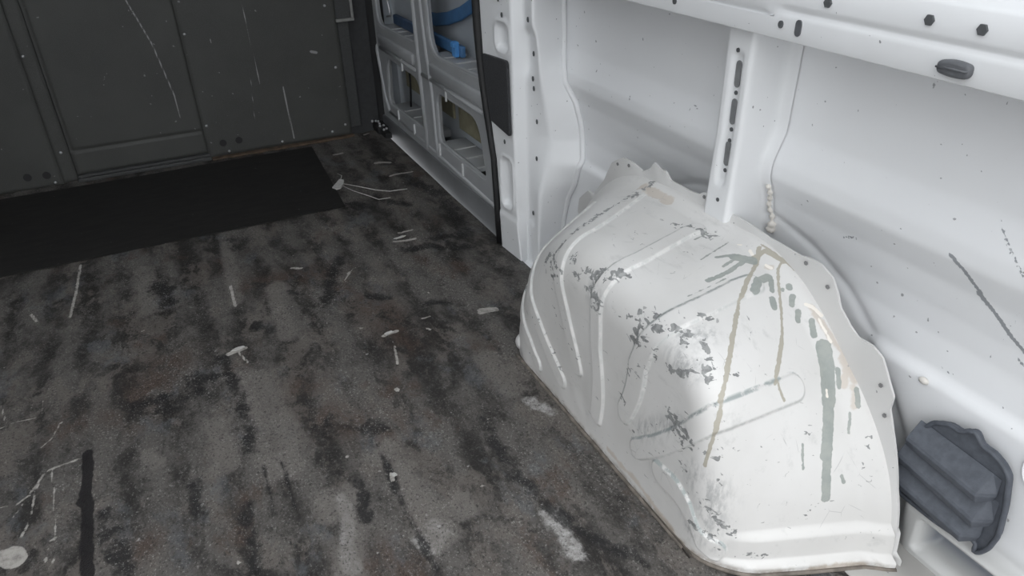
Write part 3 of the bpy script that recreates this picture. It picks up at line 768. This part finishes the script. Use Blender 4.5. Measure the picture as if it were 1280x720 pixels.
# screws with domed heads
def dome(r, h, n=8):
    V = [(0, -h, 0)]; F = []
    for j, (rr, hh) in enumerate(((.6, .8), (1, .15), (1, 0))):
        V += [(r*rr*math.cos(2*math.pi*k/n), -h*hh, r*rr*math.sin(2*math.pi*k/n)) for k in range(n)]
    F += [(0, 1+k, 1+(k+1) % n) for k in range(n)]
    for j in range(2): F += [(1+j*n+k, 1+(j+1)*n+k, 1+(j+1)*n+(k+1) % n, 1+j*n+(k+1) % n) for k in range(n)]
    return V, F
V, F = dome(.0055, .004)
first = None
for (x, z, y) in [(-.378, .454, 3.020), (-.366, .113, 3.020), (-.413, .010, 3.012), (.137, .131, 3.010), (.198, .020, 3.010), (.405, .023, 3.010), (.661, .284, 3.010),
                  (.652, .518, 3.010), (.667, .050, 3.010), (.610, .029, 3.010), (.137, .47, 3.010)]:
    if first is None: first = obj('screw', np.array(V)+np.array([x, y, z]), F, M['steel'], wf, True, origin=(x, y, z))
    else: copy_of(first, 'screw', (x, y, z), wf)
# finger holes
def disc(r, n=14, axis='y', t=.002, sy=1.0):
    V = []
    for s in (0, 1):
        for k in range(n):
            a = 2*math.pi*k/n; c, d = r*math.cos(a), r*sy*math.sin(a)
            V.append({'y': (c, -t*s, d), 'x': (-t*s, c, d)}[axis])
    F = [tuple(range(n)), tuple(range(2*n-1, n-1, -1))]+[(k, n+k, n+(k+1) % n, (k+1) % n) for k in range(n)]
    return V, F
V, F = disc(.0135, 16); first = None
for (x, z, y) in [(-.492, .045, 3.012), (-.432, .042, 3.012), (.182, .056, 3.010), (.242, .057, 3.010)]:
    if first is None: first = obj('finger_hole', np.array(V)+np.array([x, y, z]), F, M['black'], wf, False, origin=(x, y, z))
    else: copy_of(first, 'finger_hole', (x, y, z), wf)
# pale strike bracket at the panel edge
st = thing('strike_bracket', 'pale grey bent metal bracket at the right edge of the dark bulkhead', 'bracket', (.72, 3.005, .455))
mb = MB(); mb.box(.686, .757, 2.995, 3.008, .455, .466, .002); mb.build('crossbar', M['pale_bracket'], st)
mb = MB(); mb.box(.747, .757, 2.997, 3.007, .466, .64, .002); mb.build('upright', M['pale_bracket'], st)
mb = MB(); mb.box(.690, .747, 3.006, 3.012, .466, .64, .001); mb.build('backing_plate', M['strip'], st)

# ------------------------------------------------------------------ sliding door
dr = bpy.data.objects.new('door_1', None); COL.objects.link(dr); dr.location = (.86, 2.5, -.05); structure(dr)
holes = [rpoly([(2.408, .306), (2.046, .306), (1.994, .122), (2.409, .122)], [.05, .07, .03, .03]),
         rpoly([(2.955, .314), (2.580, .308), (2.548, .125), (2.990, .112)], [.05, .06, .03, .05]),
         rpoly([(2.464, 1.25), (1.98, 1.25), (1.98, .437), (2.435, .420)], [.08, .06, .05, .09]),
         rpoly([(3.075, 1.25), (2.610, 1.25), (2.580, .428), (3.035, .424)], [.08, .06, .05, .06])]
outer = rpoly([(1.80, -.10), (3.15, -.10), (3.17, 1.5), (1.80, 1.5)], .03)
V, F = plate([outer]+holes, .022, .006)
MB().add([(c+.868, a, b) for a, b, c in V], F).build('inner_frame', M['grey_white'], dr, sharp=40)
# raised beads on the pressing
def door_tube(name, pts, r, mat='grey_white', n=8): return MB().tube(pts, r, n).build(name, M[mat], dr, True)
XD = .858
door_tube('bead', [(XD, 2.578, 1.2), (XD, 2.565, .60), (XD, 2.548, .30), (XD, 2.53, .06)], .011)
door_tube('bead', [(XD, 2.502, 1.2), (XD, 2.490, .60), (XD, 2.468, .42), (XD, 2.440, .30), (XD, 2.432, .12), (XD, 2.42, .065)], .009)
door_tube('bead', [(XD, 3.15, 1.2), (XD, 3.135, .5), (XD, 3.07, .30), (XD, 3.03, .14), (XD, 2.985, .085)], .009)
door_tube('bead', [(XD+.002, 2.985, .080), (XD+.002, 2.5, .070), (XD+.002, 1.92, .056)], .008)
door_tube('bead', [(XD, 2.53, .335), (XD, 2.0, .335)], .008)
door_tube('bead', [(XD, 3.03, .335), (XD, 2.60, .335)], .008)
# rims round the openings
for h in holes:
    MB().tube([(XD+.006, a, b) for a, b in h]+[(XD+.006, *h[0])], .0065, 6, cap=False).build('opening_rim', M['grey_white'], dr, True)
# channel between upper and lower openings
mb = MB(); mb.box(.846, .862, 2.60, 3.02, .350, .392, .007); mb.build('belt_rail', M['grey_white'], dr, sharp=50)
mb = MB(); mb.box(.846, .862, 1.90, 2.43, .352, .396, .007); mb.build('belt_rail', M['grey_white'], dr, sharp=50)
# ledges inside the openings, with sealed seams
def ledge(y0, y1, z, name='inner_ledge'):
    MB().box(.874, .962, y0, y1, z-.03, z, .006).build(name, M['grey_white'], dr, sharp=50)
ledge(2.0, 2.42, .120); ledge(2.555, 2.99, .110); ledge(1.95, 2.44, .425); ledge(2.60, 3.05, .418)
seam_v = MB().box(-.040, .040, -.0035, .0035, 0, .003)
first = None
for y, z in [(2.11, .120), (2.21, .120), (2.31, .120), (2.655, .110), (2.76, .110), (2.86, .110), (2.16, .425), (2.25, .425), (2.34, .425), (2.70, .418), (2.78, .418), (2.86, .418), (2.93, .418)]:
    loc = (.915, y, z)
    if first is None: first = obj('seam', np.array(seam_v.V)+np.array(loc), seam_v.F, M['tape'], dr, False, origin=loc)
    else: copy_of(first, 'seam', loc, dr)
seam_u = MB().box(-.003, .003, -.003, .003, -.022, .022); first = None
for y, z in [(2.19, .093), (2.40, .098), (2.67, .093), (2.86, .098), (2.30, .318), (2.75, .322)]:
    loc = (.854, y, z)
    if first is None: first = obj('upright_seam', np.array(seam_u.V)+np.array(loc), seam_u.F, M['tape'], dr, False, origin=loc)
    else: copy_of(first, 'upright_seam', loc, dr)
mb = MB(); mb.box(.962, .975, 1.79, 3.17, -.12, 1.5); mb.box(.86, .985, 3.17, 3.19, -.2, 1.5); mb.box(.84, .985, 1.79, 3.19, -.2, -.12); mb.build('door_skin', M['door_inside'], dr)
mb = MB(); mb.box(.848, .862, 1.83, 3.17, -.14, .046, .004); mb.build('lower_panel', M['door_low'], dr, sharp=50)
mb = MB(); mb.box(.953, .963, 2.02, 2.45, .145, .300, .003); o = mb.build('damping_pad', M['olive'], dr); o['label'] = 'olive damping pad seen through the opening'
mb = MB(); mb.box(.953, .963, 2.50, 3.03, .165, .30, .003); o = mb.build('damping_pad', M['olive'], dr); o['label'] = 'olive damping pad seen through the opening'
MB().tube([(.93, 2.90, .33), (.93, 2.905, .2), (.925, 2.91, .11)], .004, 6).build('cable', M['black'], dr, True)
MB().box(.862, .90, 2.01, 2.06, .118, .128, .002).build('drain_clip', M['black'], dr)
MB().tube([(.90, 3.05, .60), (.90, 3.0, .50), (.90, 2.975, .46), (.90, 3.03, .45)], .004, 6).build('latch_rod', M['steel'], dr, True)
# blue bars inside the upper openings
def bar(name, pts, h, t, mat, label, cat):
    P = [Vector(p) for p in pts]; V = []; F = []
    for p in P:
        for dx, dz in ((-t, -h), (t, -h), (t, h), (-t, h)): V.append((p.x+dx, p.y, p.z+dz))
    for i in range(len(P)-1):
        for k in range(4): F.append((i*4+k, i*4+(k+1) % 4, (i+1)*4+(k+1) % 4, (i+1)*4+k))
    F += [(0, 1, 2, 3), tuple(len(V)-4+k for k in range(4))]
    o = MB().add(V, F).build(name, M[mat], None, sharp=50); m = o.modifiers.new('bevel', 'BEVEL'); m.width = .004; m.segments = 2
    return tag(o, label, cat)
bar('curved_blue_bar', [(.950, 2.72, .492), (.950, 2.60, .499), (.950, 2.48, .522), (.948, 2.36, .555), (.945, 2.24, .60)], .022, .006, 'blue', 'curved blue plastic bar high in the rear upper door opening', 'bar')
bar('straight_blue_bar', [(.926, 2.70, .446), (.926, 2.30, .446)], .018, .009, 'blue', 'straight blue plastic bar lying along the rear upper door ledge', 'bar')
bar('short_blue_bar', [(.930, 3.02, .440), (.930, 2.66, .440)], .018, .010, 'navy', 'dull navy bar in the front upper opening of the sliding door', 'bar')
cl = thing('blue_clip', 'small bright blue plastic clip at the end of straight blue bar', 'clip', (.912, 2.33, .430))
mb = MB(); mb.box(.902, .919, 2.315, 2.345, .428, .478, .004); mb.build('clip_body', M['bright_blue'], cl)
mb = MB(); mb.box(.892, .903, 2.305, 2.330, .462, .478, .003); mb.build('clip_tab', M['bright_blue'], cl)

# ------------------------------------------------------------------ pillar behind the sliding door
def lerp_tab(tab, z):
    t = np.array(tab); return np.stack([np.interp(z, t[:, 0], t[:, 1]), np.interp(z, t[:, 0], t[:, 2])], -1)
pl = thing('door_pillar', 'white pressed steel pillar beside the sliding door opening', 'pillar', (.83, 1.70, 0))
zs = np.concatenate([np.arange(-.012, .78, .006), [.9, 1.3, 1.85]])
L = [lerp_tab(t, zs) for t in (PIL0, PIL1, PIL2, PIL3, PIL4)]
L[4][:, 0] = np.maximum(skin_x(L[4][:, 1], zs)-.004, L[3][:, 0]+.02)
secs = [(np.stack([np.full(len(zs), .93), L[0][:, 1]+.012], -1), L[0], 8), (L[0], L[1], 26), (L[1], L[2], 12), (L[2], L[3], 8), (L[3], L[4], 14)]
cols = []
for a, b_, n in secs:
    for k in range(n): cols.append(a+(b_-a)*(k/n))
cols.append(L[4]); A = np.stack(cols)                      # (s, z, 2)
# soften the folds
B = A.copy()
for _ in range(1):
    B[9:-1] = (B[8:-2]+2*B[9:-1]+B[10:])/4
for _ in range(2): B[:, 1:-4] = (B[:, :-5]+2*B[:, 1:-4]+B[:, 2:-3])/4
Zg = np.broadcast_to(zs, B.shape[:2])
def rbox(Yv, Zv, y0, y1, z0, z1, r):
    cy, cz, hy, hz = (y0+y1)/2, (z0+z1)/2, (y1-y0)/2-r, (z1-z0)/2-r
    dx = np.maximum(np.abs(Yv-cy)-hy, 0); dz = np.maximum(np.abs(Zv-cz)-hz, 0)
    return r-np.hypot(dx, dz)
Xp, Yp = B[..., 0].copy(), B[..., 1].copy()
sidx = np.arange(B.shape[0])[:, None]
onface = ((sidx >= 8) & (sidx <= 34))
d1 = rbox(Yp, Zg, 1.732, 1.796, .566, .634, .018); d2 = rbox(Yp, Zg, 1.727, 1.786, .135, .278, .02)
for d in (d1, d2):
    Xp += onface*(.016*sstep(-.002, .006, d)-.004*sstep(-.012, -.004, d)*(1-sstep(-.003, .001, d)))
# shallow step where the pillar foot overlaps
Xp -= .004*(sidx >= 8)*(1-sstep(.105, .113, Zg))*(sidx < 52)
obj('pillar_body', np.stack([Xp, Yp, Zg], -1).reshape(-1, 3), grid_faces(B.shape[0], B.shape[1], True), M['white'], pl)
MB().tube([(a[0]-.002, a[1], z) for a, z in zip(L[4], zs) if z < 1], .0075, 8).build('edge_bead', M['white'], pl, True)
V, F = plate([rpoly([(1.879, .540), (1.726, .549), (1.719, .352), (1.846, .366)], .012)], .008, .002)
o = MB().add([(c+.8125, a, b) for a, b, c in V], F).build('foam_pad', M['foam'], pl, sharp=40); o['label'] = 'dark grey felt pad on the pillar face'
# rotate pad to follow the pillar face is not needed: the face is nearly flat
V, F = disc(.0045, 6, 'x', .002, 1.5); first = None
pil_holes = [(.8155, 1.775, .690), (.8155, 1.757, .655), (.8165, 1.760, .10), (.8165, 1.765, .325)]
for hz in (.655, .573, .512, .487, .40, .300, .145):
    p2, p3 = lerp_tab(PIL2, np.array([hz]))[0], lerp_tab(PIL3, np.array([hz]))[0]; pil_holes.append(((p2[0]+p3[0])/2-.0005, (p2[1]+p3[1])/2, hz))
for h in pil_holes:
    if first is None: first = obj('bolt_hole', np.array(V)+np.array(h), F, M['hole'], pl, False, origin=h)
    else: copy_of(first, 'bolt_hole', h, pl)
# door seal
SEAL = [(.672, 1.895), (.60, 1.892), (.532, 1.886), (.46, 1.873), (.387, 1.853), (.32, 1.838), (.259, 1.820), (.12, 1.810), (.006, 1.803)]
o = MB().tube([(.806, 1.90, 1.3), (.806, 1.897, .9)]+[(.806, y, z) for z, y in SEAL], [.012]*4+[.011]*3+[.009]*4, 10).build('door_seal', M['black'], None, True)
tag(o, 'long black rubber seal running down the edge of the white pillar', 'seal')
o = MB().box(.815, .845, 1.885, 1.905, .436, .446, .002).build('seal_clip', M['black'], o)

# ------------------------------------------------------------------ slotted wall post
po = thing('wall_post', 'white slotted steel upright between the two right wall bays', 'post', (.89, .95, .40))
zs = np.arange(.36, .775, .006)
mid = np.interp(zs, [.36, .43, .58, .76], [.938, .935, .927, .923]); lef = mid+.054
face_x = .862
xsk = skin_x(np.full(len(zs), .93), zs)
cols = [np.stack([xsk-.002, lef+.018], -1), np.stack([np.full(len(zs), face_x+.012), lef+.008], -1), np.stack([np.full(len(zs), face_x), lef], -1)]
cols += [np.stack([np.full(len(zs), face_x), lef+(mid-lef)*k/14], -1) for k in range(1, 15)]
rear_y = mid-.004
cols += [np.stack([face_x+.004+(xsk-.012-face_x-.004)*k/8, rear_y], -1) for k in range(0, 9)]
cols += [np.stack([xsk-.004, rear_y-.006], -1), np.stack([xsk-.002, rear_y-.022], -1)]
A = np.stack(cols); Zg = np.broadcast_to(zs, A.shape[:2]); Xp, Yp = A[..., 0].copy(), A[..., 1].copy()
sid = np.arange(A.shape[0])[:, None]; mc = (mid+lef)/2
fc = (sid >= 2) & (sid <= 16)
ga = .008-np.hypot(np.maximum(np.abs(Yp-mc)-.004, 0), np.maximum(np.abs(Zg-.596)-.108, 0))
Xp += fc*(.006*sstep(-.003, .004, ga))
obj('post_body', np.stack([Xp, Yp, Zg], -1).reshape(-1, 3), grid_faces(A.shape[0], A.shape[1], True), M['white'], po, True, sharp=60)
def slot(r, hz, t=.003, n=6):
    ring = [(r*math.cos(a), hz+r*math.sin(a)) for a in np.linspace(0, math.pi, n)]+[(r*math.cos(a), -hz+r*math.sin(a)) for a in np.linspace(math.pi, 2*math.pi, n)]
    m = MB(); m.prism([(0, y, z) for y, z in ring], (-t, 0, 0)); return m
sl = slot(.0062, .016); first = None
for y, z in [(.951, .677), (.951, .614), (.953, .539)]:
    loc = (face_x+.007, y, z)
    if first is None: first = obj('slot', np.array(sl.V)+np.array(loc), sl.F, M['slot_grey'], po, False, origin=loc)
    else: copy_of(first, 'slot', loc, po)
V, F = disc(.0038, 8, 'x', .0025); first = None
for y, z, x in [(.952, .716, face_x+.001), (.951, .646, face_x+.007), (.951, .583, face_x+.007), (.952, .563, face_x+.007), (.954, .508, face_x+.007), (.957, .452, face_x+.001)]:
    loc = (x, y, z)
    if first is None: first = obj('bolt_hole', np.array(V)+np.array(loc), F, M['hole'], po, False, origin=loc)
    else: copy_of(first, 'bolt_hole', loc, po)
# lumpy sealant down the rear edge of the post
zz = np.linspace(.482, .385, 26)
o = MB().tube([(float(skin_x(np.array([.925]), np.array([z]))[0])-.004, .915+.003*math.sin(z*90), z) for z in zz], [.004+.0016*math.sin(i*1.9)+(.004 if i > 20 else 0) for i in range(26)], 8).build('sealant_bead', M['cream'], None, True)
tag(o, 'lumpy cream sealant bead beside the foot of the slotted upright', 'sealant')

# putty lump and a pressed ring on the lower wall
bm = bmesh.new(); bmesh.ops.create_uvsphere(bm, u_segments=10, v_segments=7, radius=.007)
for v in bm.verts: v.co = Vector((.942+v.co.x*.7, .548+v.co.y*1.2, .292+v.co.z*.8))
MB().bm(bm).build('putty_lump', M['cream'], wr, True)
MB().tube([(.9425, .352+.030*math.cos(a), .262+.036*math.sin(a)) for a in np.linspace(0, 2*math.pi, 33)], .0016, 6, cap=False).build('pressed_ring', M['white'], wr, True)
# ------------------------------------------------------------------ side rail along the wall
ra = thing('side_rail', 'long white steel rail along the top of the right wall', 'rail', (.87, .9, .75))
prof = [(.95, .760), (.87, .756), (.848, .752), (.840, .755), (.838, .762), (.838, .784), (.839, .790), (.8425, .794), (.8425, .797), (.8395, .801), (.839, .806), (.840, .836), (.846, .842), (.885, .848), (.94, .851)]
ys = np.concatenate([np.arange(REAR, 1.62, .01), [1.62]])
P = np.zeros((len(prof), len(ys), 3)); pr = np.array(prof)
P[..., 0] = pr[:, 0][:, None]; P[..., 2] = pr[:, 1][:, None]; P[..., 1] = ys[None, :]
gap = (1-sstep(.845, .852, ys))+sstep(.868, .875, ys)        # the bead is interrupted for a moment
bi = [7, 8]
for i in bi: P[i, :, 0] = .839+(.0035)*np.clip(gap, 0, 1)
for i in range(6, 10): P[i, :, 2] -= .010*sstep(.855, .870, ys)
obj('rail_body', P.reshape(-1, 3), grid_faces(len(prof), len(ys), False), M['white'], ra, True, sharp=50)
def ring_disc(r, n, sy=1.0, t=.003): return disc(r, n, 'x', t, sy)
V, F = ring_disc(.0064, 6, 1.05); first = None
for y, z in [(.610, .818), (.543, .818), (.765, .816)]:
    loc = (.8393, y, z)
    if first is None: first = obj('hex_hole', np.array(V)+np.array(loc), F, M['hole'], ra, False, origin=loc)
    else: copy_of(first, 'hex_hole', loc, ra)
V, F = ring_disc(.0045, 10, 1.2); first = None
for y, z in [(.843, .776), (1.096, .774)]:
    loc = (.8385, y, z)
    if first is None: first = obj('bolt_hole', np.array(V)+np.array(loc), F, M['hole'], ra, False, origin=loc)
    else: copy_of(first, 'bolt_hole', loc, ra)
sl = slot(.0055, .006); obj('slot', np.array(sl.V)+np.array([.8392, .809, .776]), sl.F, M['plug'], ra, False)
pg = thing('rubber_plug', 'oval dark grey rubber plug pressed into the white rail', 'plug', (.838, .559, .763))
V, F = plate([rpoly([(.581, .765), (.581, .779), (.560, .783), (.539, .780), (.539, .764), (.560, .762)], [.007, .006, .02, .006, .007, .02])], .012, .004)
MB().add([(c+.834, a, b) for a, b, c in V], F).build('plug_body', M['plug'], pg, sharp=50)
MB().tube([(.8275, .580, .772), (.8272, .560, .773), (.8275, .540, .773)], .0014, 6).build('moulding_line', M['plug'], pg, True)

# ------------------------------------------------------------------ wheel arch
wa = thing('wheel_arch', 'scuffed white wheel arch box with ribs, grey-green drips and chips', 'wheel arch', (.75, 1.0, 0))
T, U, P = arch_grid(700, 430)
P3 = P.reshape(-1, 3)
Pn = arch_points(T, U, False)
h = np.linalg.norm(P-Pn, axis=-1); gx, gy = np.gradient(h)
redge = np.clip(np.maximum(-gx*1300, np.hypot(gx, gy)*220), 0, 1).ravel()  # front rib edges weighted up to carry the painted shade
foot = np.maximum((1-sstep(.0, .02, P3[:, 2])), 0)*(P3[:, 0] < .87)
chip = field(P3, ARCH_CHIP, .02, 1.35)
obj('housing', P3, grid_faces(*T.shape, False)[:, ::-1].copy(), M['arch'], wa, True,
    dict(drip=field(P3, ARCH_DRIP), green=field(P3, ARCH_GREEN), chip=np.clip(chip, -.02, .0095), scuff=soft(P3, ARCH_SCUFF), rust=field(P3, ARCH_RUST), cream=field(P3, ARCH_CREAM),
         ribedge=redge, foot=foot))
# flange with scalloped tabs, welded to the body side
t = np.linspace(0, np.pi, T.shape[0]); n = 8
Fr = root_radius(t)
ED = np.array([(0, .474), (0.042, 0.4719), (0.177, 0.4690), (0.276, 0.4726), (0.364, 0.4746), (0.502, 0.4782), (0.576, 0.4823), (0.615, 0.4960), (0.657, 0.4966), (0.736, 0.5009), (0.780, 0.4920), (0.818, 0.4723), (0.863, 0.4685), (0.928, 0.4685), (0.969, 0.4787), (1.022, 0.4880), (1.082, 0.4841), (1.129, 0.4725), (1.157, 0.4615), (1.194, 0.4552), (1.313, 0.4381), (1.406, 0.4338), (1.552, 0.4287), (1.641, 0.4322), (1.669, 0.4427), (1.711, 0.4475), (1.748, 0.4396), (1.818, 0.4430), (1.937, 0.4599), (1.961, 0.4797), (1.993, 0.4842), (2.029, 0.5010), (2.073, 0.4911), (2.129, 0.4918), (2.177, 0.5157), (2.244, 0.5404), (2.329, 0.5484), (2.438, 0.5339), (2.563, 0.5373), (2.587, 0.5596), (2.677, 0.5772), (2.745, 0.5666), (2.75, .545), (2.95, .56), (3.15, .575)])
edge = np.interp(t, ED[:, 0], ED[:, 1]); edge[1:-1] = (edge[:-2]+2*edge[1:-1]+edge[2:])/4
wid = np.maximum(edge-Fr, .008)
rows = []
yb = P[:, -1, :]
for k in range(n+1):
    e = k/n; y = AC[0]-(Fr+wid*e)*np.cos(t); z = (Fr+wid*e)*np.sin(t)
    x = np.full_like(t, XF)+.004*e
    if k == 0: rows.append(yb)
    else: rows.append(np.stack([x, y, np.maximum(z, 0)], -1))
rows.append(rows[-1]+np.array([.004, 0, 0])); rows.append(rows[0]+np.array([.012, 0, 0]))
FLG = np.stack(rows, 1)
m_fl = paint_mat('flange_paint', (.635, .63, .62), .92, .8)
obj('flange', FLG.reshape(-1, 3), grid_faces(len(t), n+3, True), m_fl, wa, True, sharp=50)
V, F = disc(.0038, 6, 'x', .0015); first = None
for th, rr in [(2.285, .030), (2.21, .022), (1.70, .022), (1.12, .050), (1.01, .050), (.66, .048), (.56, .040)]:
    i = int(th/np.pi*(len(t)-1)); r = Fr[i]+min(rr, wid[i]*.75)
    loc = (XF+.001, AC[0]-r*math.cos(t[i]), r*math.sin(t[i]))
    if first is None: first = obj('bolt_hole', np.array(V)+np.array(loc), F, M['grey_dot'], wa, False, origin=loc)
    else: copy_of(first, 'bolt_hole', loc, wa)
# seam of sealer and dirt between the arch and the floor
base = [tuple(p) for p in P[0, 100:, :]][::-1][::10]; inner = [(XI-.003, y, .001) for y in np.linspace(.625, 1.27, 30)]
MB().tube([(x, y-.002, .001) for x, y, z in base]+inner, .004, 6).build('floor_seal', plain_mat('grimy_sealer', (.20, .175, .15), .8, 40, .5, .4), wa, True)
# rounded bosses at the front corner
for (x, y, z, r) in [(.628, 1.284, .020, .022), (.640, 1.272, .10, .020)]:
    bm = bmesh.new(); bmesh.ops.create_uvsphere(bm, u_segments=12, v_segments=8, radius=r)
    for v in bm.verts: v.co += Vector((x, y, z))
    MB().bm(bm).build('corner_boss', m_fl, wa, True)

# ------------------------------------------------------------------ air vent
ve = thing('air_vent', 'dark grey plastic flap vent in the lower rear wall', 'vent', (.925, .45, .09))
ring = [(y, z) for y, z in VENT_OUT]
ring = rpoly(ring, .006, 2)
V, F = plate([ring], .010, .002)
MB().add([(c+.925, a, b) for a, b, c in V], F).build('backing', M['vent'], ve, sharp=40)
MB().tube([(.918, a, b) for a, b in ring]+[(.918, *ring[0])], .0036, 8, cap=False).build('rim', M['vent'], ve, True)
tops = [(.512, .248, .396, .240), (.526, .216, .390, .203), (.528, .176, .386, .160)]
for k, (E0, tp) in enumerate(zip((VENT_EDGE_0, VENT_EDGE_1, VENT_EDGE_2), tops)):
    (ya, za), (yb_, zb) = E0
    ya += .012
    m = MB(); ring2 = []
    for y0, zt, zl in ((ya, tp[1]-.002, za), (yb_, tp[3]-.002, zb)):
        ring2.append([(.919, y0, zt), (.896, y0, zl+.002), (.894, y0, zl-.003), (.899, y0, zl-.016), (.919, y0, zl-.013)])
    tip = [(.919, yb_-.014, tp[3]-.004), (.917, yb_-.016, zb+.006), (.917, yb_-.016, zb), (.917, yb_-.013, zb-.010), (.919, yb_-.012, zb-.012)]
    V = ring2[0]+ring2[1]+tip; F = []
    for j in (0, 1):
        for q in range(5): F.append((j*5+q, j*5+(q+1) % 5, (j+1)*5+(q+1) % 5, (j+1)*5+q))
    F += [(4, 3, 2, 1, 0), (10, 11, 12, 13, 14)]
    o = m.add(V, F).build('flap', M['vent'], ve); mo = o.modifiers.new('bevel', 'BEVEL'); mo.width = .0012; mo.segments = 2
    mo.limit_method = 'ANGLE'

# ------------------------------------------------------------------ black sheet on the floor
xs = np.linspace(-.95, .470, 60); ys = np.linspace(2.296, 2.950, 40)
X, Y = np.meshgrid(xs, ys, indexing='ij')
Xs = X+(Y-2.296)*.055*(X > .3)*((X-.3)/.17); Zs = .003+.001*np.sin(X*9)*np.sin(Y*7)
top = np.stack([Xs, Y, Zs], -1); bot = top-np.array([0, 0, .003])
nv = X.size; F1 = grid_faces(60, 40); F2 = grid_faces(60, 40, True)+nv
idx = np.arange(nv).reshape(60, 40); loop = np.concatenate([idx[:, 0], idx[-1, 1:], idx[-2::-1, -1], idx[0, -2:0:-1]])
nx = np.roll(loop, -1); F3 = np.stack([loop, loop+nv, nx+nv, nx], 1)
o = obj('rubber_mat', np.concatenate([top.reshape(-1, 3), bot.reshape(-1, 3)]), np.concatenate([F1, F2, F3]), M['mat'], None, True, sharp=50)
tag(o, 'thin black rubber sheet lying on the floor along the bulkhead', 'mat')

# ------------------------------------------------------------------ bits lying on the floor
def flake(x, y, lx, ly, rot, name, label, cat, seed, z=.001):
    rnd = random.Random(seed); n = 11; top = []; 
    for k in range(n):
        a = 2*math.pi*k/n; r = .7+.5*rnd.random(); px, py = r*lx*math.cos(a), r*ly*math.sin(a)
        top.append((px*math.cos(rot)-py*math.sin(rot), px*math.sin(rot)+py*math.cos(rot)))
    V = [(0, 0, .0026)]+[(p[0], p[1], .0018+.0008*rnd.random()) for p in top]+[(p[0]*.97, p[1]*.97, 0) for p in top]
    F = [(0, 1+k, 1+(k+1) % n) for k in range(n)]+[(1+k, 1+n+k, 1+n+(k+1) % n, 1+(k+1) % n) for k in range(n)]+[tuple(range(2*n, n, -1))]
    o = obj(name, np.array(V)+np.array([x, y, z]), F, M['flake'], None, False, origin=(x, y, z))
    return tag(o, label, cat, 'paint flakes on the floor')
flake(.363, 1.495, .014, .006, .3, 'paint_flake', 'forked white paint flake mid-floor, left of the wheel arch front', 'flake', 3)
flake(.025, 1.600, .016, .006, .25, 'paint_flake', 'whitish paint flake alone on the mid floor, left of centre', 'flake', 5)
flake(.556, 1.985, .024, .006, .12, 'paint_flake', 'long thin white flake on sooty floor near the door pillar', 'flake', 7)
flake(.226, 1.030, .005, .006, .9, 'paint_flake', 'tiny bright white chip on the near floor below centre', 'flake', 9)
tf = thing('string_tuft', 'frayed pale tuft with loose trailing threads beside the black sheet', 'string', (.500, 2.490, 0))
flx = [(.470, 2.47), (.49, 2.50), (.512, 2.535), (.525, 2.52), (.515, 2.485), (.495, 2.455), (.478, 2.452)]
m = MB(); m.prism([(x, y, .001) for x, y in flx], (0, 0, .006)); m.build('tuft_head', M['flake'], tf)
MB().tube([(.515, 2.49, .004), (.555, 2.44, .004), (.60, 2.38, .003), (.64, 2.345, .003), (.70, 2.335, .003)], .0016, 5).build('thread', M['flake'], tf, True)
MB().tube([(.505, 2.48, .004), (.53, 2.41, .003), (.565, 2.34, .003), (.585, 2.295, .003), (.625, 2.29, .003)], .0014, 5).build('thread', M['flake'], tf, True)
MB().tube([(.515, 2.53, .004), (.530, 2.57, .004), (.522, 2.60, .003)], .0012, 5).build('thread', M['flake'], tf, True)
# shiny catch at the front foot of the door
ca = thing('door_catch', 'blackened door catch with bright bolt heads at bulkhead corner', 'catch', (.815, 3.01, .0))
mb = MB(); mb.box(.79, .835, 2.96, 3.06, .0, .03, .004); mb.box(.80, .83, 2.90, 2.97, -.005, .018, .004); mb.build('catch_body', M['black'], ca)
bm = bmesh.new(); bmesh.ops.create_uvsphere(bm, u_segments=8, v_segments=6, radius=.006); m0 = MB().bm(bm); first = None
for loc in [(.79, 3.04, .036), (.800, 3.02, .040), (.812, 3.03, .034), (.806, 2.99, .036), (.818, 2.975, .030), (.824, 2.955, .022), (.81, 2.945, .022), (.80, 2.965, .034)]:
    if first is None: first = obj('bolt_head', np.array(m0.V)+np.array(loc), m0.F, M['steel'], ca, True, origin=loc)
    else: copy_of(first, 'bolt_head', loc, ca)
